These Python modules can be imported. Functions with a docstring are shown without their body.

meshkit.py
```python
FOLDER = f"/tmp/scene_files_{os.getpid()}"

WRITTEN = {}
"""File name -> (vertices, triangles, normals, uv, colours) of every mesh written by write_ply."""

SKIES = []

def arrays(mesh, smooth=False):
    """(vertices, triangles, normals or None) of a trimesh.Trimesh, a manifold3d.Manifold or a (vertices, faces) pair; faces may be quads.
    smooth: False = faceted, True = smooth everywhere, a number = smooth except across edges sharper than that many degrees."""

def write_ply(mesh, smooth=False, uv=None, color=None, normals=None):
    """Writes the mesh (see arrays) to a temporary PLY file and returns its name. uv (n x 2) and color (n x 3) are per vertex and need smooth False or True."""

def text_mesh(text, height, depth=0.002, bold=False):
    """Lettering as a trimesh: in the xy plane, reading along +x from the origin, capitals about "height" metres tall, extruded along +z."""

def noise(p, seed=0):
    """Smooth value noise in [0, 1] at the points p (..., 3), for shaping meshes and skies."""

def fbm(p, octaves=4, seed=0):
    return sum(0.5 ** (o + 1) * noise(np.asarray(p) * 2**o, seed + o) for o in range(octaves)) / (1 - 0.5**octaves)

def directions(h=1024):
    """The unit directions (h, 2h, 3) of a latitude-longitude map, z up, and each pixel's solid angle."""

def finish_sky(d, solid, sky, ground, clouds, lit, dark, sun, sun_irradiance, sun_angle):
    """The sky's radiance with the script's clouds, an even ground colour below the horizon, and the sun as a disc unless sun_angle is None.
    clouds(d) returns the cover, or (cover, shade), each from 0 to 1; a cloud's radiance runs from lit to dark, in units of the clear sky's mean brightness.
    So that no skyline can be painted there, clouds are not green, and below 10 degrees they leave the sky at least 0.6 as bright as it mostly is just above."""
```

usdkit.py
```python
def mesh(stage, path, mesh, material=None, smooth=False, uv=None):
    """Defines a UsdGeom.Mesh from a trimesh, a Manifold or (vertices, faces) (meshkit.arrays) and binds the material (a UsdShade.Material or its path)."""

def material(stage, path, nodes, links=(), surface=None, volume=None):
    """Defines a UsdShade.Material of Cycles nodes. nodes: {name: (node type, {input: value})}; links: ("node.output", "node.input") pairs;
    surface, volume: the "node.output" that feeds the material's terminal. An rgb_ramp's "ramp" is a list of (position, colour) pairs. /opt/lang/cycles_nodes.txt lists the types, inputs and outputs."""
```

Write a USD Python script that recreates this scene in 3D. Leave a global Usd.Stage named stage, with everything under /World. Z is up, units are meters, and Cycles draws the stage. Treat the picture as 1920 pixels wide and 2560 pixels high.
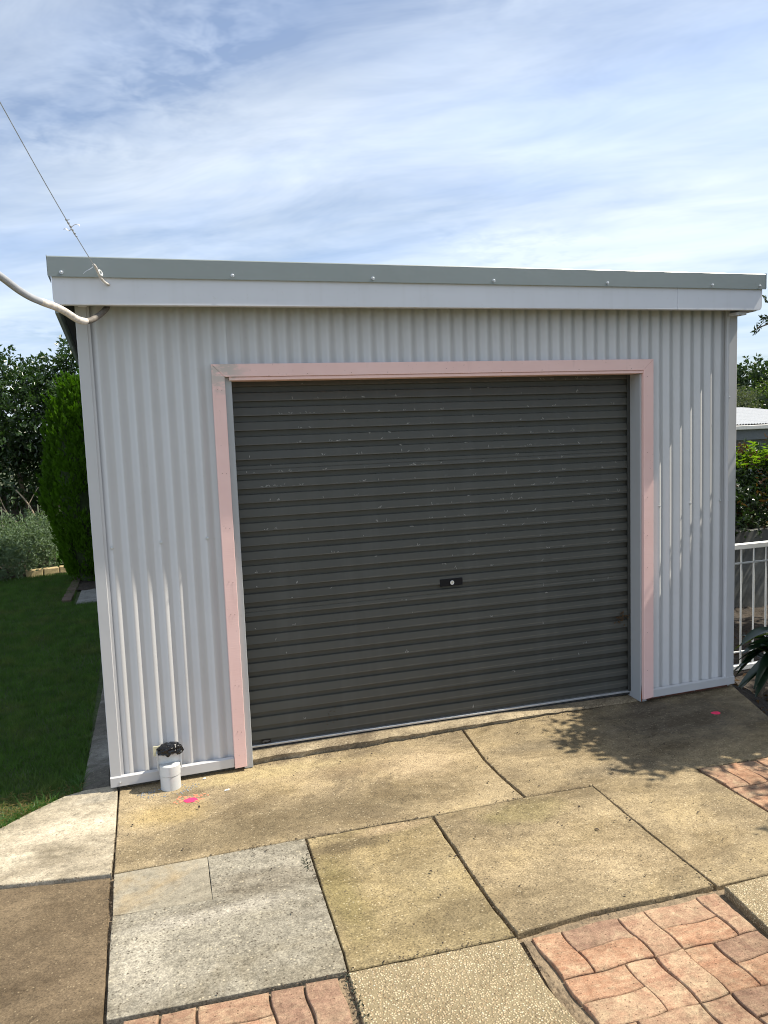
import math, numpy as np, trimesh, usdkit, meshkit
from pxr import Usd, UsdGeom, UsdLux, UsdShade, Gf, Sdf
from shapely.geometry import Polygon

stage = Usd.Stage.CreateInMemory()
UsdGeom.SetStageUpAxis(stage, UsdGeom.Tokens.z)
UsdGeom.SetStageMetersPerUnit(stage, 1.0)
UsdGeom.Xform.Define(stage, '/World')
UsdGeom.Scope.Define(stage, '/World/Looks')

# ------------------------------------------------------------------ camera, sky, sun, exposure
EXPOSURE = 0.72
SKY_STRENGTH = 0.072
SUN_INTENSITY = 1.25
SUN_EL, SUN_OFF = math.radians(55), math.radians(8)          # nearly along the front wall, from the right
SUN = np.array([math.cos(SUN_EL) * math.cos(SUN_OFF), -math.cos(SUN_EL) * math.sin(SUN_OFF), math.sin(SUN_EL)])


def look_matrix(pos, yaw, pitch, roll):
    cy, sy, cp, sp, cr, sr = math.cos(yaw), math.sin(yaw), math.cos(pitch), math.sin(pitch), math.cos(roll), math.sin(roll)
    fwd = np.array([sy * cp, cy * cp, sp]); right = np.array([cy, -sy, 0.0]); up = np.cross(right, fwd)
    r, u = cr * right + sr * up, -sr * right + cr * up
    return Gf.Matrix4d(*r, 0, *u, 0, *(-fwd), 0, *pos, 1)


cam = UsdGeom.Camera.Define(stage, '/World/camera')
cam.AddTransformOp().Set(look_matrix((0.14206, -4.14, 1.77976), 0.317905, -0.108976, -0.036834))
cam.CreateHorizontalApertureAttr(36.0)
cam.CreateVerticalApertureAttr(48.0)
cam.CreateFocalLengthAttr(37.5)
cam.CreateClippingRangeAttr(Gf.Vec2f(0.05, 5000))
cam.CreateExposureAttr(EXPOSURE)

sun = UsdLux.DistantLight.Define(stage, '/World/sun')
sun.CreateNormalizeAttr(True); sun.CreateIntensityAttr(SUN_INTENSITY); sun.CreateAngleAttr(0.53)
sun.CreateColorAttr(Gf.Vec3f(1.0, 0.93, 0.80))
_z = SUN; _x = np.cross([0, 0, 1.0], _z); _x /= np.linalg.norm(_x); _y = np.cross(_z, _x)
sun.AddTransformOp().Set(Gf.Matrix4d(*_x, 0, *_y, 0, *_z, 0, 0, 0, 0, 1))


# ------------------------------------------------------------------ node graphs
class Graph:
    def __init__(self):
        self.nodes, self.links = {}, []

    def n(self, kind, **inputs):
        name = f"{kind}_{len(self.nodes)}"
        vals = {}
        for k, v in inputs.items():
            if isinstance(v, str) and '.' in v and v.split('.')[0] in self.nodes:
                self.links.append((v, f"{name}.{k}"))
            else:
                vals[k] = v
        self.nodes[name] = (kind, vals)
        return name

    def noise(self, vec, scale, detail=3, rough=0.55, dist=0.0):
        return self.n('noise_texture', vector=vec, scale=float(scale), detail=float(detail), roughness=float(rough), distortion=float(dist)) + '.fac'

    def voro(self, vec, scale, feature='f1', out='distance', rnd=1.0):
        return self.n('voronoi_texture', vector=vec, scale=float(scale), feature=feature, randomness=float(rnd)) + '.' + out

    def ramp(self, fac, stops):
        return self.n('rgb_ramp', fac=fac, ramp=stops) + '.color'

    def rng(self, v, a, b, c=0.0, d=1.0):
        return self.n('map_range', value=v, from_min=float(a), from_max=float(b), to_min=float(c), to_max=float(d), clamp=True) + '.result'

    def math(self, op, a, b=0.0, c=0.0):
        return self.n('math', math_type=op, value1=a, value2=b, value3=c) + '.value'

    def mix(self, fac, a, b, kind='mix'):
        return self.n('mix', mix_type=kind, fac=fac, color1=a, color2=b) + '.color'

    def bump(self, h, dist=0.01, strength=1.0, normal=None):
        kw = {'normal': normal} if normal else {}
        return self.n('bump', height=h, distance=float(dist), strength=float(strength), **kw) + '.normal'

    def pos(self, sx=1.0, sy=1.0, sz=1.0, rot=(0, 0, 0), loc=(0, 0, 0)):
        if not hasattr(self, '_g'):
            self._g = self.n('geometry')
        if (sx, sy, sz, *rot, *loc) == (1, 1, 1, 0, 0, 0, 0, 0, 0):
            return self._g + '.position'
        return self.n('mapping', mapping_type='point', vector=self._g + '.position', scale=(sx, sy, sz), rotation=rot, location=loc) + '.vector'

    def surface(self, name, **kw):
        p = self.n('principled_bsdf', **kw)
        return usdkit.material(stage, '/World/Looks/' + name, self.nodes, self.links, surface=p + '.BSDF')


# sky: physical sky with thin streaky cloud
g = Graph()
tc = g.n('texture_coordinate')
sky = g.n('sky_texture', sky_type='single_scattering', sun_disc=False, sun_elevation=SUN_EL, sun_rotation=math.atan2(SUN[0], SUN[1]), altitude=50.0, air_density=1.0, aerosol_density=1.0, ozone_density=1.0) + '.color'
sep = g.n('separate_xyz', vector=tc + '.generated')
den = g.math('maximum', g.math('add', sep + '.z', 0.10), 0.05)
u, v = g.math('divide', sep + '.x', den), g.math('divide', sep + '.y', den)
pl = g.n('combine_xyz', x=u, y=v, z=0.0) + '.vector'
rot = g.n('vector_rotate', rotate_type='z_axis', vector=pl, angle=math.radians(38)) + '.vector'
st = g.n('mapping', mapping_type='point', vector=rot, scale=(0.45, 1.1, 1.0), location=(1.7, 0.35, 0)) + '.vector'
big = g.noise(st, 0.8, 4, 0.5, 0.5)
fine = g.noise(g.n('mapping', mapping_type='point', vector=rot, scale=(0.7, 1.3, 1.0)) + '.vector', 2.2, 7, 0.62, 0.5)
puff = g.noise(pl, 11.0, 3, 0.6, 0.3)
pm = g.rng(g.noise(pl, 0.8, 2, 0.5), 0.5, 0.65)
cov = g.math('add', g.math('multiply', big, 0.70), g.math('multiply', fine, 0.30))
cov = g.math('add', cov, g.math('multiply', g.math('multiply', g.math('subtract', puff, 0.5), 0.35), pm))
cov = g.rng(cov, 0.35, 0.62, 0.20, 0.95)
shade = g.rng(g.noise(st, 1.3, 4, 0.6, 0.3), 0.35, 0.65)
cl = g.mix(shade, (6.6, 7.9, 10.2), (8.5, 9.3, 10.1))
skyc = g.mix(cov, g.mix(1.0, sky, (.92, 1.02, 1.16), 'multiply'), cl)
bg = g.n('background_shader', color=skyc, strength=SKY_STRENGTH)
skym = usdkit.material(stage, '/World/Looks/sky', g.nodes, g.links, surface=bg + '.background')
dome = UsdLux.DomeLight.Define(stage, '/World/sky')
UsdShade.MaterialBindingAPI.Apply(dome.GetPrim()).Bind(skym)

# ------------------------------------------------------------------ object helpers
COUNT = {}


def numbered(parent, name):
    k = (parent, name); c = COUNT.get(k, 0); COUNT[k] = c + 1
    return f"{parent}/{name}" + (f"_{c:03d}" if c else '')


def tag(prim, label=None, cat=None, group=None, kind=None):
    for k, v in (('label', label), ('category', cat), ('group', group), ('kind', kind)):
        if v:
            prim.SetCustomDataByKey(k, v)
    return prim


def pth(p):
    return '/World' if p is None else (p if isinstance(p, str) else str(p.GetPath()))


def obj(name, mesh, mat, parent=None, label=None, cat=None, group=None, kind=None, smooth=False):
    p = usdkit.mesh(stage, numbered(pth(parent), name), mesh, mat, smooth).GetPrim()
    return tag(p, label, cat, group, kind)


def thing(name, label, cat, group=None, kind=None, loc=None, rotz=0.0, parent=None):
    x = UsdGeom.Xform.Define(stage, numbered(pth(parent), name))
    if loc is not None:
        x.AddTranslateOp().Set(Gf.Vec3d(*map(float, loc)))
        if rotz:
            x.AddRotateZOp().Set(float(rotz))
    return tag(x.GetPrim(), label, cat, group, kind)


def cat_(ms):
    vs, fs, n = [], [], 0
    for m in ms:
        v, f = (m.vertices, m.faces) if hasattr(m, 'vertices') else m
        v, f = np.asarray(v, float), np.asarray(f, int)
        vs.append(v); fs.append(f + n); n += len(v)
    return np.vstack(vs), np.vstack(fs)


def box(x0, x1, y0, y1, z0, z1, b=0.002):
    b = min(b, abs(x1 - x0) * .4, abs(y1 - y0) * .4, abs(z1 - z0) * .4)
    pts = []
    for sx in (0, 1):
        for sy in (0, 1):
            for sz in (0, 1):
                c = np.array([(x0, x1)[sx], (y0, y1)[sy], (z0, z1)[sz]]); d = np.array([1 - 2 * sx, 1 - 2 * sy, 1 - 2 * sz]) * b
                for k in range(3):
                    e = d.copy(); e[k] = 0
                    pts.append(c + e)
    m = trimesh.Trimesh(pts, np.zeros((0, 3), int), process=False).convex_hull
    return np.array(m.vertices), np.array(m.faces)


def hull(pts):
    m = trimesh.convex.convex_hull(np.asarray(pts, float))
    return np.array(m.vertices), np.array(m.faces)


def tube(pts, rad, sides=8, cap=True):
    p = np.asarray(pts, float); n = len(p)
    r = np.broadcast_to(np.asarray(rad, float), (n,))
    t = np.gradient(p, axis=0); t /= np.linalg.norm(t, axis=1, keepdims=True) + 1e-12
    ref = np.array([0, 0, 1.0]) if abs(t[0, 2]) < .9 else np.array([1.0, 0, 0])
    a = np.cross(t[0], ref); a /= np.linalg.norm(a)
    A = []
    for i in range(n):
        a = a - t[i] * (a @ t[i]); a /= np.linalg.norm(a); A.append(a.copy())
    A = np.array(A); B = np.cross(t, A)
    ang = np.arange(sides) * 2 * np.pi / sides
    v = (p[:, None] + r[:, None, None] * (np.cos(ang)[None, :, None] * A[:, None] + np.sin(ang)[None, :, None] * B[:, None])).reshape(-1, 3)
    f = []
    for i in range(n - 1):
        for j in range(sides):
            k = (j + 1) % sides
            a0, b0, c0, d0 = i * sides + j, i * sides + k, (i + 1) * sides + k, (i + 1) * sides + j
            f += [[a0, b0, c0], [a0, c0, d0]]
    if cap:
        v = np.vstack([v, p[0], p[-1]])
        for j in range(sides):
            k = (j + 1) % sides
            f += [[len(v) - 2, k, j], [len(v) - 1, (n - 1) * sides + j, (n - 1) * sides + k]]
    return v, np.array(f)


def spline(pts, n=30):
    from scipy.interpolate import CubicSpline
    p = np.asarray(pts, float)
    s = np.r_[0, np.cumsum(np.linalg.norm(np.diff(p, axis=0), axis=1))]
    return CubicSpline(s, p, axis=0)(np.linspace(0, s[-1], n))


def dome_screw(c, axis=(0, -1, 0), r=0.007, h=0.006):
    """A hexagonal screw head on a washer, standing out along axis."""
    m1 = trimesh.creation.cylinder(r * 1.45, h * .35, sections=14); m1.apply_translation([0, 0, h * .17])
    m2 = trimesh.creation.cylinder(r * .85, h, sections=6); m2.apply_translation([0, 0, h * .8])
    m3 = trimesh.creation.icosphere(1, r * .8); m3.apply_scale([1, 1, .45]); m3.apply_translation([0, 0, h * 1.25])
    m = trimesh.util.concatenate([m1, m2, m3])
    m.apply_transform(trimesh.geometry.align_vectors([0, 0, 1], axis)); m.apply_translation(c)
    return np.array(m.vertices), np.array(m.faces)


def extrude_y(poly_xz, y0, y1, b=0.0015):
    """A polygon in the x-z plane extruded between two depths, its front edge (y0) chamfered."""
    p = np.asarray(poly_xz, float)
    c = p.mean(0); n = len(p)
    q = np.array(Polygon(p).buffer(-b, join_style=2).exterior.coords)[:-1]
    if len(q) != n:
        q = c + (p - c) * (1 - b / np.abs(p - c).max())
    else:
        k = np.argmin(np.linalg.norm(q - p[0], axis=1)); q = np.roll(q, -k, axis=0)
        if np.linalg.norm(q[1] - p[1]) > 4 * b + 1e-6:
            q = np.roll(q[::-1], 1, axis=0)
    pts = [(x, y1, z) for x, z in p] + [(x, y0 + b, z) for x, z in p] + [(x, y0, z) for x, z in q]
    f = []
    for r in range(2):
        for j in range(n):
            k = (j + 1) % n
            f += [[r * n + j, r * n + k, (r + 1) * n + k], [r * n + j, (r + 1) * n + k, (r + 1) * n + j]]
    for j in range(1, n - 1):
        f += [[0, j + 1, j], [2 * n, 2 * n + j, 2 * n + j + 1]]
    return np.array(pts), np.array(f)


def leaves(base, axis, nrm, length, width, fold=0.25, droop=0.15):
    """Many folded four-point leaves, two triangles each."""
    base = np.asarray(base, float); n = len(base)
    axis = axis / (np.linalg.norm(axis, axis=1, keepdims=True) + 1e-9)
    side = np.cross(axis, nrm); side /= np.linalg.norm(side, axis=1, keepdims=True) + 1e-9
    up = np.cross(side, axis)
    L = np.broadcast_to(length, (n,))[:, None]; W = np.broadcast_to(width, (n,))[:, None]
    tip = base + axis * L - up * L * droop
    mid = base + axis * L * .48
    l, r = mid + side * W * .5 + up * W * fold, mid - side * W * .5 + up * W * fold
    v = np.stack([base, l, tip, r], 1).reshape(-1, 3)
    i = np.arange(n)[:, None] * 4
    f = np.concatenate([i + [0, 2, 1], i + [0, 3, 2]], 1).reshape(-1, 3)
    return v, f


def rand_dirs(rng, n):
    d = rng.normal(size=(n, 3))
    return d / np.linalg.norm(d, axis=1, keepdims=True)


def crown(rng, blobs, n_twigs, per, ln, wd, up=0.3, shell=0.55, spread=0.12, droop=0.15):
    """Leaves set in twigs spread through the outer part of a union of ellipsoids (cx,cy,cz,rx,ry,rz)."""
    b = np.array(blobs, float); vol = b[:, 3] * b[:, 4] * b[:, 5]
    k = rng.choice(len(b), n_twigs, p=vol ** .8 / (vol ** .8).sum())
    d = rand_dirs(rng, n_twigs)
    r = shell + (1.06 - shell) * rng.random(n_twigs) ** .7
    p = b[k, :3] + d * b[k, 3:] * r[:, None] * (0.86 + .28 * meshkit.noise(d * 3.1 + k[:, None] * 7.3, 3))[:, None]
    tw = d + [0, 0, up] + .5 * rng.normal(size=d.shape); tw /= np.linalg.norm(tw, axis=1, keepdims=True)
    P = np.repeat(p, per, 0); T = np.repeat(tw, per, 0)
    n = len(P)
    P = P + T * (rng.random((n, 1)) * spread) + rng.normal(size=(n, 3)) * spread * .18
    ax = T * .6 + rand_dirs(rng, n) * .9
    nr = rand_dirs(rng, n) * .8 + [0, 0, .7]
    s = rng.uniform(.65, 1.25, n)
    return leaves(P, ax, nr, ln * s, wd * s, droop=droop), p


# ------------------------------------------------------------------ materials
def simple(name, col, rough=0.5, metallic=0.0, spec=0.5, var=0.0, scale=8.0, bump=0.0, bscale=60.0):
    g = Graph(); kw = dict(roughness=rough, metallic=metallic, specular_ior_level=spec)
    c = tuple(col)
    if var:
        f = g.noise(g.pos(), scale, 4, .6)
        kw['base_color'] = g.ramp(f, [(.3, tuple(x * (1 - var) for x in c)), (.7, tuple(min(1, x * (1 + var)) for x in c))])
    else:
        kw['base_color'] = c
    if bump:
        kw['normal'] = g.bump(g.noise(g.pos(), bscale, 3), bump)
    return g.surface(name, **kw)


def painted(name, col, rough, dirt=0.10, grime=(0.35, 0.33, 0.28), streak=True, scratch=0.0, bump=0.0006):
    """Painted metal or timber: slightly uneven colour, faint vertical rain streaks, dust, uneven gloss."""
    g = Graph(); c = tuple(col)
    n1 = g.noise(g.pos(), 3.2, 5, .6)
    base = g.ramp(n1, [(.25, tuple(x * .955 for x in c)), (.75, tuple(min(1, x * 1.03) for x in c))])
    if streak:
        s = g.noise(g.pos(14, 14, .7), 1.0, 4, .6)
        base = g.mix(g.rng(s, .52, .82, 0, dirt), base, grime)
    d = g.noise(g.pos(), 42, 3, .7)
    base = g.mix(g.rng(d, .62, .78, 0, dirt * 1.3), base, grime)
    if scratch:
        k = g.noise(g.pos(120, 120, 30), 1.0, 2, .6)
        base = g.mix(g.rng(k, .70, .74, 0, scratch), base, tuple(min(1, x * 1.5 + .05) for x in c))
    rg = g.rng(g.noise(g.pos(), 9, 4, .6), .3, .7, rough * .85, min(1, rough * 1.2))
    nm = g.bump(g.noise(g.pos(), 5.0, 3, .5), bump * 4, .5)
    return g.surface(name, base_color=base, roughness=rg, specular_ior_level=.4, normal=nm)


def concrete(name, a, b, stain=None, specks=0.75, speck_scale=140.0, light=(.70, .60, .42), dark=(.05, .038, .025), aggregate=0.0, rough=.9, blotch=1.6, bump=.002, yellow=0.0, mottle=1.0, seed=0.0, marks=()):
    g = Graph(); P = g.pos(loc=(seed * 3.3, seed * 1.7, 0)); Q = g.pos(1, 1.6, 1, loc=(5.2 + seed, 1.1, 0))
    n = g.noise(P, blotch, 6, .66, .6)
    base = g.ramp(n, [(.30, b), (.5, tuple((x + y) / 2 for x, y in zip(a, b))), (.70, a)])
    if yellow:
        base = g.mix(g.rng(g.noise(g.pos(loc=(3.1, 7.7, 0)), 2.6, 5, .65), .46, .68, 0, yellow), base, (.34, .25, .10))
    if stain:
        s = g.noise(Q, 1.3, 6, .7, .8)
        base = g.mix(g.rng(s, .50, .66, 0, .8), base, stain)
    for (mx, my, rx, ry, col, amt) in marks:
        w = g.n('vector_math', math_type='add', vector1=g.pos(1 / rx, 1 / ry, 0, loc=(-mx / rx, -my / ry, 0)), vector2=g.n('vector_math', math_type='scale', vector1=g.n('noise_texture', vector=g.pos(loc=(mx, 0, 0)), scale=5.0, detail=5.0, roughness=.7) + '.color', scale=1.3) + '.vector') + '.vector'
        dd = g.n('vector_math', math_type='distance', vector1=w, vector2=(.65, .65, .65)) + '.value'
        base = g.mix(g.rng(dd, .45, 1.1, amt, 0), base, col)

    def grey(lo, hi):
        return [(.25, (lo, lo, lo)), (.5, (1.0, 1.0, 1.0)), (.75, (hi, hi, hi))]
    m = g.noise(P, 26, 6, .82)
    base = g.mix(1.0, base, g.ramp(m, grey(1 - .42 * mottle, 1 + .36 * mottle)), 'multiply')
    gl = g.noise(g.pos(1, 2.2, 1, loc=(.4, .9, 0)), 1.5, 7, .72, .6)
    base = g.mix(1.0, base, g.ramp(gl, [(.3, (1.14, 1.13, 1.10)), (.48, (1.0, 1.0, 1.0)), (.62, (.70, .685, .66)), (.75, (.55, .53, .50))]), 'multiply')
    f1 = g.noise(P, speck_scale, 3, .8)
    base = g.mix(1.0, base, g.ramp(f1, grey(1 - .85 * specks, 1 + .95 * specks)), 'multiply')
    v1 = g.n('voronoi_texture', vector=P, scale=float(speck_scale * .8), feature='f1', randomness=1.0)
    c1 = g.n('separate_color', color=v1 + '.color')
    base = g.mix(g.math('multiply', g.rng(v1 + '.distance', .30, .42, specks * .5, 0), g.math('greater_than', c1 + '.r', .93)), base, light)
    base = g.mix(g.math('multiply', g.rng(v1 + '.distance', .30, .42, specks * 1.0, 0), g.math('less_than', c1 + '.g', .12)), base, dark)
    h = g.math('add', f1, m)
    if aggregate:
        v = g.n('voronoi_texture', vector=P, scale=float(aggregate), feature='f1', randomness=1.0)
        cellr = g.n('separate_color', color=v + '.color') + '.r'
        stone = g.ramp(cellr, [(0, (.07, .045, .03)), (.15, (.26, .16, .085)), (.35, (.52, .42, .27)), (.65, (.70, .59, .40)), (.85, (.38, .26, .15)), (1, (.78, .70, .54))])
        edge = g.rng(v + '.distance', .30, .5)
        stone = g.mix(edge, stone, tuple(x * .8 for x in b))
        base = g.mix(.6, base, stone)
        h = g.math('add', h, g.rng(v + '.distance', .1, .6, 1.2, 0))
    v2 = g.n('voronoi_texture', vector=P, scale=21.0, feature='f1', randomness=1.0)
    pit = g.math('multiply', g.rng(v2 + '.distance', .07, .10, 1, 0), g.math('greater_than', g.n('separate_color', color=v2 + '.color') + '.g', .72))
    base = g.mix(g.math('multiply', pit, .7), base, dark)
    nm = g.bump(g.math('add', h, g.math('multiply', g.noise(P, 6, 4, .6), 1.5)), bump, .9)
    return g.surface(name, base_color=base, roughness=rough, specular_ior_level=.2, normal=nm)


WALL = painted('wall_paint', (.492, .489, .490), .42, .16)
TRIM = painted('trim_paint', (.492, .490, .495), .40, .10)
BOARD = painted('fascia_paint', (.63, .635, .67), .5, .14, bump=.001)
CAP = painted('cap_paint', (.208, .236, .236), .38, .10, grime=(.3, .3, .28))
JAMB = painted('jamb_paint', (.36, .375, .385), .5, .25, grime=(.22, .2, .17))
SCREWM = simple('screw_metal', (.55, .56, .57), .35, .6)
ZINC = simple('galvanised_metal', (.50, .51, .52), .42, .7, var=.12, scale=25)
BLACK = simple('black_plastic', (.007, .007, .009), .5, spec=.2)
BAG = simple('black_bag_film', (.004, .004, .0045), .22, spec=.45)
PVC = painted('white_pipe_plastic', (.50, .51, .505), .45, .22, streak=False)
WHITE = painted('white_rail_paint', (.74, .75, .74), .4, .10, streak=False)
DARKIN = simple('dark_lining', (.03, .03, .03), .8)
RUBBER = simple('rubber_seal', (.02, .02, .02), .7)
SOIL = simple('soil', (.034, .025, .017), .95, var=.5, scale=14, bump=.02, bscale=35)
SANDJ = simple('joint_sand', (.20, .148, .092), .95, var=.4, scale=30, bump=.01, bscale=90)
BARK = simple('bark', (.15, .115, .08), .9, var=.4, scale=25, bump=.01, bscale=50)
PALEBARK = simple('pale_stem', (.36, .29, .20), .9, var=.3, scale=20)
BRICKM = simple('red_footing_brick', (.16, .065, .045), .9, var=.35, scale=22, bump=.004, bscale=120)
BLUEMETAL = simple('grey_gravel', (.2, .21, .22), .9, var=.5, scale=120)

# pink primer paint: bare greyish smears near the top left mitre, a few scuffs
g = Graph()
n = g.noise(g.pos(), 4, 5, .6)
base = g.ramp(n, [(.25, (.76, .505, .465)), (.75, (.82, .57, .53))])
sm = g.n('vector_math', math_type='distance', vector1=g.pos(), vector2=(.655, -.035, 2.085)) + '.value'
smear = g.math('multiply', g.rng(sm, .05, .16, 1, 0), g.rng(g.noise(g.pos(1, 1, 2.5), 14, 4, .6), .42, .56))
base = g.mix(g.math('multiply', smear, .8), base, (.46, .43, .39))
base = g.mix(g.rng(g.noise(g.pos(6, 6, 1.2), 3.0, 5, .7), .60, .75, 0, .22), base, (.42, .30, .28))
base = g.mix(g.rng(g.noise(g.pos(), 60, 2, .7), .68, .74, 0, .35), base, (.30, .20, .17))
PINK = g.surface('pink_primer', base_color=base, roughness=.55, specular_ior_level=.35, normal=g.bump(g.noise(g.pos(2, 2, 30), 6, 3, .6), .0008, .6))

# roller door curtain: dark grey-green paint, dusty, chipped along the rib edges
DOOR_P, DOOR_Z0 = 0.0768, 0.052
g = Graph()
n = g.noise(g.pos(), 2.0, 5, .6)
base = g.ramp(n, [(.3, (.050, .050, .0425)), (.7, (.066, .066, .056))])
st_ = g.noise(g.pos(9, 1, .5), 1.0, 4, .65)
base = g.mix(g.rng(st_, .5, .8, 0, .3), base, (.10, .10, .09))
zz = g.n('separate_xyz', vector=g.pos()) + '.z'
ph = g.math('fraction', g.math('divide', g.math('subtract', zz, DOOR_Z0), DOOR_P))
# dust lies in thin lines at the rib edges, scuffs cluster just above the lower rib edge and grow upwards
edge = g.math('multiply', g.rng(ph, .40, .43), g.rng(ph, .44, .50, 1, 0))
base = g.mix(g.math('multiply', edge, g.rng(g.noise(g.pos(3, 3, 3), 5, 4, .6), .35, .7, .1, .5)), base, (.17, .15, .115))
band = g.math('multiply', g.rng(ph, .41, .44), g.rng(ph, .50, .64, 1, 0))
sc = g.voro(g.pos(17, 1, 26), 1.0)
hi = g.math('multiply', g.rng(zz, .55, 1.6), g.rng(g.noise(g.pos(1.2, 1, 1.2), 2, 2, .5), .38, .55))
scf = g.math('multiply', g.math('multiply', g.rng(g.math('add', sc, g.math('multiply', g.noise(g.pos(), 90, 3, .7), .22)), .23, .31, 1, 0), band), hi)
base = g.mix(g.math('multiply', scf, .25), base, (.2, .2, .19))
DOOR = g.surface('door_paint', base_color=base, roughness=g.rng(n, .3, .7, .42, .6), specular_ior_level=.45, normal=g.bump(g.noise(g.pos(1.3, 1, 3), 2.2, 2), .004, .35))

# concrete slabs
C_TAN = concrete('concrete_tan', (.335, .263, .160), (.205, .160, .097), stain=(.135, .105, .068), yellow=.18, marks=[(.75, -.66, .95, .17, (.135, .105, .062), .75), (.26, -.36, .24, .13, (.33, .235, .085), .4), (1.55, -.30, .35, .2, (.39, .30, .19), .6), (.75, -.10, .45, .10, (.36, .29, .15), .5), (1.2, -.25, .3, .1, (.17, .125, .075), .5)])
C_TAN2 = concrete('concrete_tan_two', (.32, .25, .150), (.195, .152, .091), stain=(.14, .108, .066), yellow=.15, blotch=1.9, seed=1.3, marks=[(2.25, -.35, .3, .10, (.13, .105, .07), .6), (2.5, -.75, .35, .1, (.12, .098, .07), .55), (1.8, -1.0, .25, .12, (.20, .17, .075), .5), (2.0, -1.5, .3, .2, (.37, .29, .18), .6), (3.2, -.3, .7, .4, (.115, .098, .074), .75)])  # last mark paints extra darkness into the tree shade on the right
C_OLIVE = concrete('concrete_olive', (.305, .24, .138), (.192, .153, .083), stain=(.145, .112, .058), yellow=.25, blotch=1.3, seed=2.1, marks=[(.98, -.97, .20, .06, (.11, .085, .05), .8), (1.2, -.9, .2, .05, (.36, .27, .17), .6), (.85, -1.3, .10, .3, (.17, .14, .06), .6), (1.25, -1.6, .16, .2, (.19, .15, .09), .6)])
C_GREY = concrete('concrete_grey', (.275, .25, .20), (.18, .162, .125), stain=(.17, .145, .10), specks=.7, speck_scale=120, blotch=2.4, mottle=1.2, marks=[(.55, -1.1, .35, .10, (.19, .165, .125), .6), (.1, -1.5, .12, .3, (.33, .30, .24), .6), (.35, -1.25, .35, .06, (.33, .30, .25), .5)])
C_PATCH = concrete('concrete_patch', (.285, .255, .195), (.215, .19, .145), stain=(.27, .20, .11), specks=.3, blotch=3)
C_PALE = concrete('concrete_pale', (.42, .365, .275), (.26, .222, .16), stain=(.27, .23, .165), specks=.45, blotch=3.4, mottle=1.3, marks=[(-.15, -.35, .35, .12, (.48, .42, .32), .6), (-.05, -.08, .15, .06, (.24, .215, .17), .7), (-.55, -.55, .3, .1, (.50, .44, .33), .6)])
C_BROWN = concrete('concrete_brown', (.165, .122, .076), (.10, .073, .044), stain=(.145, .108, .066), specks=.55, light=(.46, .37, .23))
C_AGG = concrete('exposed_aggregate', (.36, .29, .178), (.235, .188, .112), aggregate=125, specks=.35, bump=.003)
C_STEP = concrete('concrete_step', (.37, .305, .205), (.22, .175, .11), stain=(.12, .09, .06), specks=.6, speck_scale=110, bump=.004)
C_DARK = concrete('concrete_dark', (.16, .145, .12), (.085, .078, .062), stain=(.25, .24, .21), specks=.3)  # dark concrete shared by the side strip and the footing
C_WALL = concrete('concrete_wall', (.17, .175, .165), (.11, .112, .105), stain=(.09, .092, .085), specks=.1, bump=.001, mottle=.4)
C_FLAG = concrete('concrete_flag', (.30, .30, .28), (.2, .2, .19), stain=(.2, .2, .18), specks=.3)


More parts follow.
